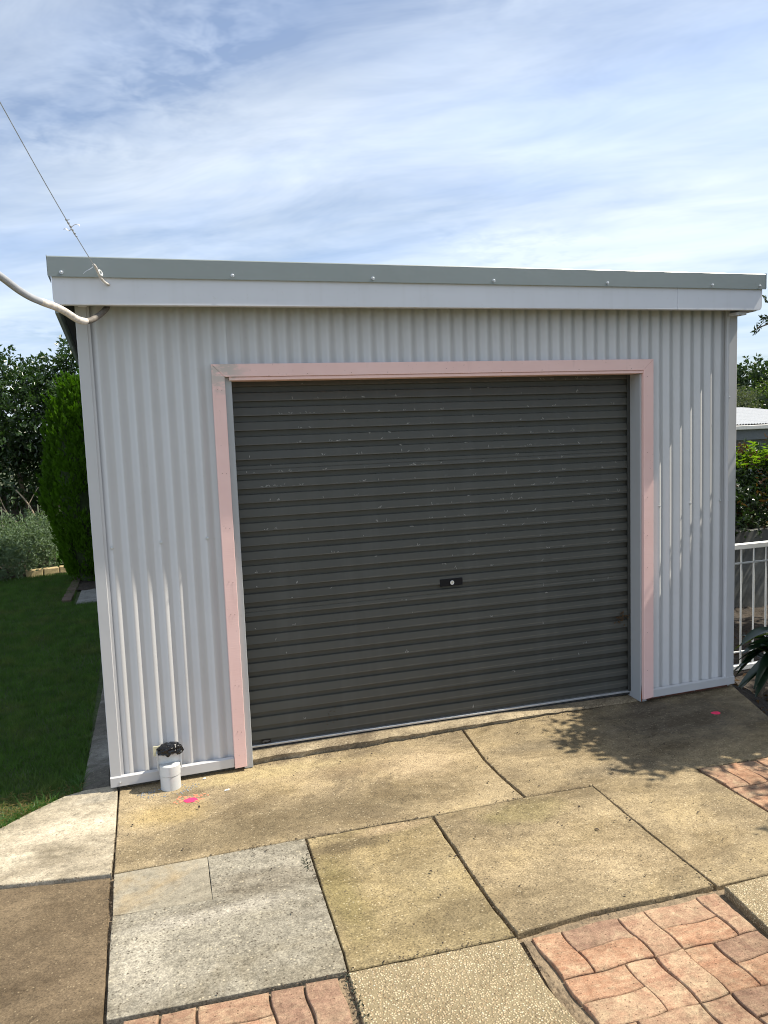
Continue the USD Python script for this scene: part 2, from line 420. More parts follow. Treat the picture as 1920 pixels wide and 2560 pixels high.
def paver_mat(name, red, mid, cream=(.47, .36, .235), seed=0.0):
    g = Graph(); P = g.pos(loc=(seed, seed * .7, 0))
    n = g.noise(P, 11, 5, .65, .8)
    base = g.ramp(n, [(.28, cream), (.45, mid), (.62, red), (.85, tuple(x * .75 for x in red))])
    w = g.noise(g.pos(4, 16, 1, loc=(seed, 0, 0)), 4, 4, .7)
    base = g.mix(g.rng(w, .5, .7, 0, .5), base, cream)
    m = g.noise(P, 40, 5, .78)
    base = g.mix(1.0, base, g.ramp(m, [(.25, (.55, .55, .55)), (.5, (1, 1, 1)), (.75, (1.35, 1.35, 1.35))]), 'multiply')
    f = g.noise(P, 190, 3, .8)
    base = g.mix(1.0, base, g.ramp(f, [(.25, (.62, .62, .62)), (.5, (1, 1, 1)), (.75, (1.4, 1.4, 1.4))]), 'multiply')
    v2 = g.n('voronoi_texture', vector=P, scale=75.0, feature='f1', randomness=1.0)
    pit = g.math('multiply', g.rng(v2 + '.distance', .16, .24, .8, 0), g.math('greater_than', g.n('separate_color', color=v2 + '.color') + '.g', .72))
    base = g.mix(pit, base, (.10, .055, .035))
    gl = g.noise(g.pos(1, 2.2, 1, loc=(.4, .9, 0)), 1.5, 7, .72, .6)
    base = g.mix(1.0, base, g.ramp(gl, [(.3, (.99, .97, .95)), (.48, (.89, .87, .85)), (.66, (.64, .62, .60))]), 'multiply')
    return g.surface(name, base_color=base, roughness=.9, specular_ior_level=.2, normal=g.bump(g.math('add', f, m), .0025, .9))


PAVERS = [paver_mat('paver_red', (.33, .18, .11), (.38, .235, .15), seed=1), paver_mat('paver_pink', (.30, .18, .12), (.355, .235, .155), seed=2.3), paver_mat('paver_brown', (.245, .15, .105), (.29, .19, .13), (.37, .27, .18), seed=4.1), paver_mat('paver_cream', (.35, .20, .13), (.42, .29, .19), (.49, .37, .24), seed=5.7)]


def leaf_mat(name, a, b, trans=.35, rough=.45, spec=.4, tcol=None):
    g = Graph()
    r = g._g if hasattr(g, '_g') else None
    ge = g.n('geometry')
    c = g.ramp(ge + '.random_per_island', [(0, a), (1, b)])
    p = g.n('principled_bsdf', base_color=c, roughness=rough, specular_ior_level=spec)
    t = g.n('translucent_bsdf', color=g.mix(1.0, c, tcol or (1.35, 1.5, .55), 'multiply'))
    m = g.n('mix_closure', fac=trans, closure1=p + '.BSDF', closure2=t + '.BSDF')
    return usdkit.material(stage, '/World/Looks/' + name, g.nodes, g.links, surface=m + '.closure')


L_DARK = leaf_mat('leaf_glossy_dark', (.03, .06, .016), (.10, .135, .04), .28, .26, .6)
L_GOLD = leaf_mat('leaf_golden_conifer', (.05, .115, .004), (.25, .36, .012), .36, .6, .2)
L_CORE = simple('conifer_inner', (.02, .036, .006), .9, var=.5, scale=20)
L_GREY = leaf_mat('leaf_grey_green', (.13, .18, .11), (.24, .28, .175), .3, .7, .2)
L_STRAP = leaf_mat('leaf_strap', (.05, .12, .02), (.12, .22, .035), .35, .4)
L_LIME = leaf_mat('leaf_lime', (.15, .24, .02), (.30, .36, .035), .45, .4)
L_RED = leaf_mat('leaf_red_brown', (.07, .035, .015), (.20, .085, .03), .3, .4)
L_HEDGE = leaf_mat('leaf_hedge', (.02, .04, .012), (.075, .095, .03), .25, .3, .6)
L_FAR = leaf_mat('leaf_far_tree', (.035, .06, .02), (.09, .12, .045), .25, .5)
L_FAR2 = leaf_mat('leaf_far_bright', (.07, .11, .02), (.13, .18, .035), .3, .5)
L_FARG = leaf_mat('leaf_far_grey', (.09, .105, .065), (.17, .18, .11), .25, .6)
L_CORDY = leaf_mat('leaf_dark_sword', (.012, .030, .014), (.03, .055, .022), .15, .3, .6)
L_CORDYL = leaf_mat('leaf_light_sword', (.12, .17, .04), (.20, .22, .07), .3, .4)
L_SHADE = leaf_mat('leaf_olive_small', (.03, .05, .018), (.08, .10, .04), .25, .45)
L_DRY = leaf_mat('leaf_dry', (.10, .055, .025), (.22, .14, .07), .2, .8)
def grass_mat():
    g = Graph()
    ge = g.n('geometry')
    c = g.ramp(ge + '.random_per_island', [(0, (.07, .15, .022)), (.8, (.18, .27, .05)), (.93, (.18, .23, .06)), (1, (.30, .26, .12))])
    n = g.noise(g.pos(), 2.3, 5, .65)
    c = g.mix(g.rng(n, .48, .72, 0, .6), c, (.13, .135, .045))
    n2 = g.noise(g.pos(), 9, 4, .6)
    c = g.mix(1.0, c, g.ramp(n2, [(.3, (.6, .62, .6)), (.7, (1.3, 1.25, 1.2))]), 'multiply')
    p = g.n('principled_bsdf', base_color=c, roughness=.6, specular_ior_level=.25)
    t = g.n('translucent_bsdf', color=c)
    m = g.n('mix_closure', fac=.3, closure1=p + '.BSDF', closure2=t + '.BSDF')
    return usdkit.material(stage, '/World/Looks/grass_tinted', g.nodes, g.links, surface=m + '.closure')


GRASS_OLD = leaf_mat('grass_blades', (.045, .098, .015), (.125, .19, .036), .3, .6, .25)
STRAW = leaf_mat('straw_blades', (.24, .19, .09), (.42, .34, .17), .3, .8, .2)
LAWN = simple('lawn_thatch', (.05, .07, .022), .95, var=.45, scale=10, bump=.02, bscale=60)
g = Graph()
far = g.ramp(g.noise(g.pos(), .15, 4, .6), [(.3, (.045, .065, .022)), (.7, (.085, .085, .04))])
GROUNDM = g.surface('far_ground', base_color=far, roughness=.95)
YBRICK = simple('yellow_edging_brick', (.40, .31, .16), .9, var=.3, scale=18, bump=.004, bscale=90)
ROCK = simple('garden_rock', (.30, .24, .18), .9, var=.35, scale=12, bump=.01, bscale=40)
PALING = simple('weathered_paling', (.07, .057, .045), .85, var=.35, scale=14, bump=.004, bscale=60)
ROOFW = painted('white_roof_sheet', (.52, .52, .51), .5, .25, grime=(.35, .27, .22))
SHEDW = painted('neighbour_wall_paint', (.10, .11, .12), .6, .1)
GUTTER = painted('old_gutter_paint', (.48, .47, .45), .55, .5, grime=(.12, .1, .08))
FLUO = simple('fluorescent_pink_paint', (.95, .03, .13), .7, var=.12, scale=60)
FLUOD = simple('thin_pink_overspray', (.75, .22, .12), .8, var=.15, scale=90)
GLASSW = simple('white_scrap', (.72, .72, .70), .6)

# ------------------------------------------------------------------ ground
GZ = -0.015                                                    # level of the driveway
R0 = 400.0
v = np.array([(-R0, -R0, -.34), (R0, -R0, -.34), (R0, R0, -.34), (-R0, R0, -.34)])
obj('ground', (v, np.array([[0, 1, 2], [0, 2, 3]])), GROUNDM, label='far flat grassy ground spreading out to the horizon beyond the gardens', cat='ground', kind='structure')


def patch_grid(x0, x1, y0, y1, nx, ny, zf):
    X, Y = np.meshgrid(np.linspace(x0, x1, nx), np.linspace(y0, y1, ny))
    Z = zf(X, Y)
    vv = np.stack([X, Y, Z], -1).reshape(-1, 3)
    i, j = np.meshgrid(np.arange(ny - 1), np.arange(nx - 1), indexing='ij')
    q = np.stack([i * nx + j, i * nx + j + 1, (i + 1) * nx + j + 1, (i + 1) * nx + j], -1).reshape(-1, 4)
    return vv, np.vstack([q[:, [0, 1, 2]], q[:, [0, 2, 3]]])


def bumpz(X, Y, s, a, seed=0):
    return a * (meshkit.fbm(np.stack([X * s, Y * s, 0 * X], -1), 4, seed) - .5)


# soil under the driveway
obj('driveway_bed', patch_grid(-2.6, 3.66, -3.6, 0.02, 180, 110, lambda X, Y: -.040 + bumpz(X, Y, 9, .022, 4)), SANDJ,
    label='sandy soil bed showing in the joints of the driveway', cat='soil', kind='structure')
# garden soil on the right of the shed and driveway
def soilz(X, Y):
    e = np.clip((X - (3.93 + .43 * np.minimum(Y, 0.02))) / .35, 0, 1)
    ledge = np.exp(-((Y - .42) / .12) ** 2) * .05 * (X > 3.9)
    return -.06 - .13 * e + ledge + bumpz(X, Y, 5, .09, 7) + bumpz(X, Y, 22, .025, 9)
obj('garden_soil', patch_grid(3.3, 8.5, -4, 3.2, 170, 230, soilz), SOIL, label='dark bare garden soil dropping away right of the shed', cat='soil', kind='structure')

# lawn
LZ = -.035
def lawnz(X, Y):
    return LZ + bumpz(X, Y, 1.3, .03, 2) - .25 * np.clip((Y - 11) / 3, 0, 1)
obj('lawn', patch_grid(-14, -.02, -3.4, 14, 110, 140, lambda X, Y: lawnz(X, Y) - .004), LAWN, label='lawn ground left of the shed, under the grass', cat='lawn', kind='structure')

rng = np.random.default_rng(5)


def lawn_edge_x(y):
    """The lawn stops at the side strip and at the slanting edge of the pale slab."""
    return np.where(y > .05, -.145 + .04 * np.clip(y / 2.2, 0, 1), np.interp(y, [-.5, -.215, -.122, -.048, .024, .06], [-.82, -.494, -.401, -.318, -.227, -.16]))


def blades(x, y, h, w, rng, lean=.5):
    n = len(x)
    a = rng.random(n) * 2 * np.pi
    b = rng.normal(size=(n, 2)) * lean
    base = np.stack([x, y, lawnz(x, y) - .004], 1)
    sd = np.stack([np.cos(a), np.sin(a), 0 * a], 1) * w[:, None]
    top = base + np.stack([b[:, 0] * h, b[:, 1] * h, h], 1)
    mid = base + np.stack([b[:, 0] * h * .3, b[:, 1] * h * .3, h * .55], 1)
    vv = np.stack([base - sd, base + sd, mid + sd * .7, mid - sd * .7, top], 1).reshape(-1, 3)
    i = np.arange(n)[:, None] * 5
    return vv, np.concatenate([i + [0, 1, 2], i + [0, 2, 3], i + [3, 2, 4]], 1).reshape(-1, 3)


N = 170000
y = -.5 + 7.7 * rng.random(N) ** 1.35
xe = lawn_edge_x(y)
x = xe - (1.75 + 0 * y) * rng.random(N)
bed = ((x > -.42 + .0 * y) & (y > 5.0) & (y < 6.75)) | (y > 7.12 + .14 * (x + 1.1))
bare = (meshkit.noise(np.stack([x * 9, y * 9, 0 * x], -1), 8) > .45) & (y < .06) & (rng.random(N) < .8)
k = ~bed & ~bare
x, y = x[k], y[k]
clump = meshkit.noise(np.stack([x * 7, y * 7, 0 * x], -1), 21)
h = (.018 + .028 * rng.random(len(x))) * (.7 + .6 * clump)
obj('grass', blades(x, y, h, .0011 + .0012 * rng.random(len(x)), rng), grass_mat(), label='short mown grass left of the shed, mostly in its shade', cat='grass', kind='stuff')
n = 2600
y = rng.uniform(-.5, .16, n); x = lawn_edge_x(y) - .02 - .55 * rng.random(n) ** 1.3
d = np.stack([rng.normal(size=n), rng.normal(size=n), .25 * rng.normal(size=n)], 1)
obj('grass_clippings', leaves(np.stack([x, y, lawnz(x, y) + .004 + .012 * rng.random(n)], 1), d, np.tile([0, 0, 1.0], (n, 1)), rng.uniform(.02, .06, n), .003, .1), STRAW,
    label='dry straw coloured grass clippings beside the slanting edge of the pale concrete', cat='grass clippings', kind='stuff')
n = 420
y = rng.uniform(-.5, .22, n); x = lawn_edge_x(y) - .004 - .05 * rng.random(n)
obj('edge_grass', blades(x, y, rng.uniform(.03, .085, n), np.full(n, .0021), rng, .9), L_STRAP, label='longer bright grass tufts along the concrete edge', cat='grass', kind='stuff')


# ------------------------------------------------------------------ driveway slabs
def slab_mesh(poly, z, thick=.075, gap=.004, bevel=.006, seed=0, chip=.006, tilt=(0, 0), step=.02, wobble=.0019):
    P = Polygon(poly).buffer(-gap, join_style=2)
    if P.geom_type != 'Polygon':
        P = max(P.geoms, key=lambda q: q.area)
    ring = P.exterior
    L = ring.length; n = max(12, int(L / step))
    pts = []
    co = np.array(ring.coords)
    seg = np.linalg.norm(np.diff(co, axis=0), axis=1)
    for i in range(len(co) - 1):
        m = max(1, int(round(seg[i] / step)))
        for t in range(m):
            pts.append(co[i] + (co[i + 1] - co[i]) * t / m)
    pts = np.array(pts); n = len(pts)
    if ring.is_ccw is False:
        pts = pts[::-1]
    tan = np.roll(pts, -1, 0) - np.roll(pts, 1, 0)
    nor = np.stack([-tan[:, 1], tan[:, 0]], 1); nor /= np.linalg.norm(nor, axis=1, keepdims=True) + 1e-9   # inward
    q3 = np.c_[pts * 14, np.full(n, seed * 3.7)]
    w = (meshkit.fbm(q3, 3, seed) - .5) * 2 * wobble
    ch = np.clip(meshkit.noise(q3 * 1.7, seed + 5) - .62, 0, 1) * 2.6 * chip
    o0 = pts + nor * (w + ch * .4)[:, None]
    o1 = o0 + nor * (bevel * .45 + ch * .5)[:, None]
    o2 = o0 + nor * (bevel + ch)[:, None]
    zt = lambda q: z + tilt[0] * (q[:, 0] - pts[:, 0].mean()) + tilt[1] * (q[:, 1] - pts[:, 1].mean())
    rings = [np.c_[o0, zt(o0) - thick], np.c_[o0, zt(o0) - bevel * .9 - ch * .6], np.c_[o1, zt(o1) - bevel * .22], np.c_[o2, zt(o2)]]
    vv = np.vstack(rings); f = []
    idx = np.arange(n); nx = (idx + 1) % n
    for r in range(3):
        a, b, c, d_ = r * n + idx, r * n + nx, (r + 1) * n + nx, (r + 1) * n + idx
        f += [np.stack([a, b, c], 1), np.stack([a, c, d_], 1)]
    cap = Polygon(o2)
    if not cap.is_valid:
        cap = cap.buffer(0)
        cap = max(cap.geoms, key=lambda q: q.area) if cap.geom_type != 'Polygon' else cap
    tv, tf = trimesh.creation.triangulate_polygon(cap, engine='earcut')
    f.append(np.asarray(tf) + len(vv))
    vv = np.vstack([vv, np.c_[tv, zt(np.asarray(tv))]])
    return vv, np.vstack(f)


drive = thing('driveway', 'old concrete driveway of mixed slabs in front of the garage', 'driveway', kind='structure')
SL = [
    ('pale', [(.028, -.01), (.015, -.516), (.002, -.822), (-.428, -.741), (-1.1, -.62), (-1.3, -.55), (-.9, -.47), (-.494, -.215), (-.401, -.122), (-.318, -.048), (-.227, .024), (-.13, .055), (.02, .055)], C_PALE, .004, 'pale worn concrete slab with a slanting lawn edge', (0, 0)),
    ('tan', [(.034, .055), (.015, -.516), (.006, -.815), (.38, -.829), (.805, -.838), (1.171, -.850), (1.396, -.864), (1.872, -.866), (1.870, -.609), (1.880, -.40), (1.95, .06)], C_TAN, 0, 'long tan slab under the left half of the roller door', (0, 0)),
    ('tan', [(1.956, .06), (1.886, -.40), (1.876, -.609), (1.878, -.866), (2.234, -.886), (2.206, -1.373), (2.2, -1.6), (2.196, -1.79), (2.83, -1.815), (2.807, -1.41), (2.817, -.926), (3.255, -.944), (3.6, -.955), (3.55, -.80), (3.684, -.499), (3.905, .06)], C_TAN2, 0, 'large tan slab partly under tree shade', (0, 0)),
    ('patch', [(.008, -.824), (.385, -.834), (.370, -1.155), (.005, -1.122)], C_PATCH, 0, 'small smooth grey patch in the corner of the grey slab', (0, 0)),
    ('grey', [(.3865, -.834), (.805, -.842), (.777, -1.262), (.754, -1.649), (.744, -1.740), (-.011, -1.684), (-.006, -1.389), (.004, -1.1255), (.3712, -1.1575)], C_GREY, .001, 'pale grey speckled slab', (0, 0)),
    ('tan', [(.812, -.842), (1.171, -.854), (1.396, -.868), (1.361, -1.359), (1.348, -1.594), (1.349, -1.778), (.871, -1.746), (.748, -1.739), (.758, -1.649), (.781, -1.262)], C_OLIVE, -.001, None, (0, 0)),
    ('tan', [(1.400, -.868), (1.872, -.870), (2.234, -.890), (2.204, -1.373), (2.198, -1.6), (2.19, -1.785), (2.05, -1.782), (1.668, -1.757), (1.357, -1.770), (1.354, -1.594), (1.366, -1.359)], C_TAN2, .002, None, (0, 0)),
    ('agg', [(.744, -1.744), (.871, -1.751), (1.349, -1.783), (1.323, -2.029), (1.332, -2.216), (1.34, -3.0), (.73, -3.0), (.725, -1.983)], C_AGG, .001, 'exposed aggregate slab with brown pebbles', (0, 0)),
    ('agg', [(2.205, -1.815), (2.44, -1.818), (3.2, -1.83), (3.2, -3.0), (2.13, -3.0), (2.165, -2.083)], C_AGG, .012, 'exposed aggregate slab at the right of the paver panel', (0, 0)),
    ('brown', [(-.005, -.835), (-.012, -1.389), (-.02, -1.70), (-.03, -1.72), (-.7, -1.74), (-1.6, -1.7), (-1.6, -.53), (-1.1, -.632), (-.428, -.752)], C_BROWN, -.004, 'dark brown weathered slab', (0, 0)),
    ('brown', [(-.03, -1.735), (-.7, -1.755), (-1.6, -1.715), (-1.6, -3.0), (-.03, -3.0)], C_BROWN, -.004, 'dark brown weathered slab', (0, 0)),
]
for i, (nm, poly, m, dz, lab, tl) in enumerate(SL):
    mesh = slab_mesh(poly, GZ + dz, seed=i + 1, tilt=tl, gap=.0026 if i not in (3, 4) else .0005, bevel=.0048 if i not in (3, 4) else .0018, chip=.006 if i not in (3, 4) else .002)
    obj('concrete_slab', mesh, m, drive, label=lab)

# the narrow dark strip along the side wall
strip = obj('side_strip', slab_mesh([(-.152, .066), (-.012, .066), (-.012, 6.7), (-.03, 6.7), (-.04, 4.5), (-.062, 2.1), (-.115, .9)], GZ - .004, gap=.001, seed=31), C_DARK,
            label='narrow dark concrete strip along the left side wall', cat='concrete strip', kind='structure')


# interlocking pavers with wavy sides
U = .1132
WAVE = .0052


def warp(x, y):
    return x + WAVE * np.sin(np.pi * y / U), y + WAVE * .8 * np.sin(np.pi * x / U + .6)


def paver_mesh(i0, i1, j0, j1, ox, oy, z, gap, seed, rot, clip=None, tilt=(0, 0)):
    xs, ys = (i0 * U, i1 * U), (-j1 * U, -j0 * U)
    e = []
    for (ax, ay), (bx, by) in zip([(xs[0], ys[0]), (xs[1], ys[0]), (xs[1], ys[1]), (xs[0], ys[1])], [(xs[1], ys[0]), (xs[1], ys[1]), (xs[0], ys[1]), (xs[0], ys[0])]):
        m = max(2, int(round(math.hypot(bx - ax, by - ay) / (U / 7))))
        t = np.arange(m) / m
        e.append(np.stack([ax + (bx - ax) * t, ay + (by - ay) * t], 1))
    p = np.vstack(e)
    wx, wy = warp(p[:, 0], p[:, 1])
    c, s = math.cos(rot), math.sin(rot)
    q = np.stack([ox + c * wx - s * wy, oy + s * wx + c * wy], 1)
    P = Polygon(q)
    if clip is not None:
        P = P.intersection(clip)
        if P.is_empty or P.geom_type != 'Polygon' or P.area < U * U * .15:
            return None
    return slab_mesh(list(P.exterior.coords)[:-1], z, thick=.05, gap=gap, bevel=.0045, seed=seed, chip=.004, tilt=tilt, step=.014, wobble=.0016)


rng = np.random.default_rng(11)


def paving(name, label, ox, oy, rot, rows, clip=None, dz=0.0):
    """rows: per row (two units deep) a list of (kind, first unit); V stands along y, H is a pair lying along x."""
    t = thing(name, label, 'brick paving', kind='structure')
    if clip is not None:
        cc = clip.buffer(.006)
        x0_, y0_, x1_, y1_ = cc.bounds
        pv, pf = trimesh.creation.triangulate_polygon(cc, engine='earcut')
        pv, pf = trimesh.remesh.subdivide_to_size(np.c_[pv, np.zeros(len(pv))], pf, .03, max_iter=12)
        pv[:, 2] = GZ + dz - .0155 + bumpz(pv[:, 0], pv[:, 1], 12, .016, 3)
        obj('joint_sand', (pv, pf), SANDJ, t)
    k = 0
    for r, row in enumerate(rows):
        for kind, i in row:
            cells = [(i, i + 1, 2 * r, 2 * r + 2)] if kind == 'V' else [(i, i + 2, 2 * r, 2 * r + 1), (i, i + 2, 2 * r + 1, 2 * r + 2)]
            for a in cells:
                k += 1
                m = paver_mesh(*a, ox, oy, GZ + dz + rng.normal() * .0018, rng.choice([.0012, .0024, .0042], p=[.4, .35, .25]), k + 100, rot, clip, tuple(rng.normal(size=2) * .012))
                if m is not None:
                    obj('paver', m, PAVERS[rng.choice(4, p=[.3, .27, .2, .23])], t)
    return t


rowA = [('V', 0), ('H', 1), ('V', 3), ('H', 4), ('V', 6)]
rowB = [('H', 0), ('V', 2), ('V', 3), ('V', 4), ('H', 5)]
paving('brick_paving', 'large panel of salmon interlocking wavy pavers at the lower right', 1.392, -1.806, math.radians(-1.6), [rowA, rowB, rowA, rowB, rowA],
       Polygon([(1.372, -1.79), (1.7, -1.77), (2.16, -1.80), (2.14, -2.1), (2.1, -3), (1.352, -3), (1.342, -2.2), (1.340, -2.03)]))
paving('brick_paving', 'strip of salmon pavers below the pale grey slab', .036, -1.702, math.radians(-3.5), [[('V', 0), ('V', 1), ('H', 2), ('V', 4), ('V', 5)], [('H', 0), ('V', 2), ('V', 3), ('H', 4)], [('V', 0), ('V', 1), ('H', 2), ('V', 4), ('V', 5)]],
       Polygon([(-.005, -1.698), (.738, -1.755), (.72, -2.0), (.72, -3), (-.01, -3)]))
paving('brick_paving', 'panel of pinkish pavers at the right, half in tree shade', 2.828, -.935, math.radians(-2.2), [[('V', 0), ('V', 1), ('V', 2), ('V', 3), ('V', 4)], [('H', 0), ('V', 2), ('H', 3)], [('V', 0), ('H', 1), ('V', 3), ('V', 4)], [('H', 0), ('V', 2), ('H', 3)]],
       Polygon([(2.824, -.932), (3.5, -.958), (3.45, -1.8), (2.838, -1.81), (2.814, -1.41)]))

# ------------------------------------------------------------------ the garage
HX, HZ = 3.860, 2.415
DEPTH = 6.8
gar = thing('garage', 'pale grey corrugated metal garage with pink door frame and dark roller door', 'garage', loc=(0, 0, 0))
PITCH, AMP = .0762, .0085


def tz(x):                                                       # the roof line falls slightly to the right
    return .003 * (x - 1.95) - .011


def corr(x0, x1, zf0, zf1, y=0.0, seed=0, nz=10):
    xs = np.arange(x0, x1 + 1e-6, PITCH / 12); xs = np.r_[xs, x1] if x1 - xs[-1] > 1e-4 else xs
    nx = len(xs); t = np.linspace(0, 1, nz)
    X = np.broadcast_to(xs, (nz, nx))
    Z = zf0(xs)[None] + (zf1(xs) - zf0(xs))[None] * t[:, None]
    dent = (meshkit.noise(np.stack([X * 1.2, Z * .9, 0 * X + seed], -1), seed + 40) - .5) * .006
    Y = y - AMP * np.cos(2 * np.pi * (X - .014) / PITCH) * (1 + .08 * (meshkit.noise(np.stack([X * 3, Z * .5, 0 * X], -1), 3) - .5)) + dent
    vv = np.stack([X, Y, Z], -1).reshape(-1, 3)
    i, j = np.meshgrid(np.arange(nz - 1), np.arange(nx - 1), indexing='ij')
    q = np.stack([i * nx + j, i * nx + j + 1, (i + 1) * nx + j + 1, (i + 1) * nx + j], -1).reshape(-1, 4)
    return vv, np.vstack([q[:, [0, 1, 2]], q[:, [0, 2, 3]]])


cst = lambda c: (lambda xs: np.full(len(xs), float(c)))
top = lambda xs: HZ + tz(xs)
for k, (a, b, z0) in enumerate([(.008, .70, .03), (.70, .776, 2.05), (.772, 1.556, 2.05), (1.552, 2.300, 2.05), (2.296, 3.10, 2.05), (3.096, 3.175, 2.05), (3.175, 3.850, .03)]):
    obj('corrugated_sheet', corr(a, b, cst(z0), top, y=.0012 * (k % 2), seed=k, nz=30 if z0 < 1 else 10), WALL, gar, smooth=40)
obj('side_wall', cat_([box(0, .02, .012, DEPTH, -.01, 2.45, .001)]), WALL, gar, label='left side wall')
obj('side_wall', cat_([box(HX - .02, HX, .012, DEPTH, -.01, 2.45, .001)]), WALL, gar, label='right side wall')
obj('rear_wall', box(.021, HX - .021, DEPTH - .03, DEPTH - .01, -.01, 2.6, .001), WALL, gar)
obj('footing', box(.004, .69, .013, .08, -.09, .034, .002), C_DARK, gar)
bx = 3.176
for w in (.09, .095, .232, .262):
    obj('footing_brick', box(bx, bx + w - .009, .012 + .002 * (len(str(w)) % 2), .09, -.08, .032, .004), BRICKM, gar); bx += w
obj('mortar_bed', box(3.172, 3.868, .022, .08, -.09, .03, .001), simple('mortar', (.28, .26, .23), .9, var=.2, scale=40), gar)
# corner trims
def Lpoly(name, pts, z0, z1f, mat):
    p = np.array(pts); n = len(p)
    vv = np.vstack([np.c_[p, np.full(n, z0)], np.c_[p, np.full(n, z1f)]])
    f = []
    for j in range(n - 1):
        f += [[j, j + 1, n + j + 1], [j, n + j + 1, n + j]]
    return obj(name, (vv, np.array(f)), mat, gar)
Lpoly('corner_trim', [(-.004, .12), (-.004, -.0135), (-.002, -.016), (.046, -.0165), (.048, -.0145), (.0485, -.011), (.060, -.0105), (.061, -.002)], .035, HZ + tz(0), TRIM)
Lpoly('corner_trim', [(3.787, .002), (3.788, -.012), (3.799, -.0145), (3.801, -.020), (3.859, -.0205), (3.8635, -.017), (3.864, .12)], .045, HZ + tz(3.87), TRIM)
# base flashings
def flash(x0, x1, za, zb):
    h = .046
    vv, f = cat_([hull([(x0, -.0245, za), (x1, -.0245, zb), (x0, -.0245, za + h), (x1, -.0245, zb + h), (x0, -.021, za - .002), (x1, -.021, zb - .002), (x0, -.012, za + h + .008), (x1, -.012, zb + h + .008), (x0, .0, za), (x1, .0, zb)])])
    return vv, f
obj('base_flashing', flash(-.006, .614, .010, .011), TRIM, gar)
obj('base_flashing', flash(3.232, 3.866, .010, .012), TRIM, gar)
# fascia board with rounded lower ends, split by one joint
def board(x0, x1, r0=0, r1=0, n=6):
    zt, zb = 2.535, 2.394
    p = [(x0, zt)]
    if r0:
        p += [(x0 + r0 * .7 - r0 * .7 * math.cos(a), zb + r0 - r0 * math.sin(a)) for a in np.linspace(0, math.pi / 2, n)]
    else:
        p += [(x0, zb)]
    if r1:
        p += [(x1 - r1 * .7 + r1 * .7 * math.sin(a), zb + r1 - r1 * math.cos(a)) for a in np.linspace(0, math.pi / 2, n)]
    else:
        p += [(x1, zb)]
    p += [(x1, zt)]
    p = [(x, z + tz(x)) for x, z in p][::-1]
    return extrude_y(p, -.140, -.102, .002)
obj('fascia_board', board(-.088, 3.318, r0=.03), BOARD, gar)
obj('fascia_board', board(3.320, 3.938, r1=.03), BOARD, gar)
# roof cap flashing: front face, drip edge and top
def cap_profile():
    p = [(-.1425, 2.519), (-.1520, 2.5165), (-.1525, 2.5185), (-.1525, 2.604), (-.149, 2.6085), (.05, 2.614)]
    ns = 60; xs = np.linspace(-.100, 3.955, ns)
    vv = np.array([(x, y_ + .0012 * math.sin(x * 2.1), z + tz(x)) for x in xs for y_, z in p])
    m = len(p); f = []
    for i in range(ns - 1):
        for j in range(m - 1):
            a, b, c, d = i * m + j, i * m + j + 1, (i + 1) * m + j + 1, (i + 1) * m + j
            f += [[a, c, b], [a, d, c]]
    return vv, np.array(f)
capo = obj('roof_cap', cap_profile(), CAP, gar, smooth=35)
obj('cap_end', cat_([box(-.1025, -.1005, -.1525, .05, 2.523 + tz(-.1), 2.612 + tz(-.1), .0004)]), CAP, gar)
obj('cap_end', cat_([box(3.9555, 3.9575, -.1525, .05, 2.523 + tz(3.98), 2.612 + tz(3.98), .0004)]), CAP, gar)
for x in (-.043, .728, 1.441, 2.123, 2.833, 3.555, 3.905):
    obj('screw', dome_screw((x, -.1535, 2.536 + tz(x)), r=.0062), SCREWM, capo)
# roof deck, sloping up a little to the back, its left and right edges and underside
def slope_box(x0, x1, y0, y1, za, t, s=-.028, b=0):
    return hull([(x, yy, za + s * (yy + .1) + dz + tz(x)) for x in (x0, x1) for yy in (y0, y1) for dz in (0, t)])
obj('roof_sheet', slope_box(-.085, 3.945, -.098, DEPTH + .06, 2.505, .05), ROOFW, gar)
obj('eave_edge', slope_box(-.086, -.070, -.098, DEPTH + .06, 2.362, .139), CAP, gar)
obj('eave_edge', slope_box(3.922, 3.934, -.098, DEPTH + .06, 2.394, .105), BOARD, gar)
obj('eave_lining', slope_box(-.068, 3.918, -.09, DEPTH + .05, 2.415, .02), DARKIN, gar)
obj('packing_block', box(.012, .052, -.098, -.018, 2.384, 2.41, .002), BOARD, gar)
obj('packing_block', box(3.79, 3.86, -.098, -.022, 2.366, 2.384, .002), BOARD, gar)
for p in ((.084, 1.224), (.309, 1.233), (.534, 1.236), (3.285, 1.217), (3.512, 1.219), (3.735, 1.222), (3.806, 1.219), (3.806, 1.871), (3.807, 2.312)):
    k = round((p[0] - .014) / PITCH) * PITCH + .014
    xx = k if .1 < p[0] < 3.79 else p[0]
    obj('screw', dome_screw((xx, -.0105 if p[0] < 3.79 else -.0145, p[1]), r=.0055), SCREWM, gar)
obj('screw', dome_screw((.04, -.0246, .03), r=.004), SCREWM, gar)

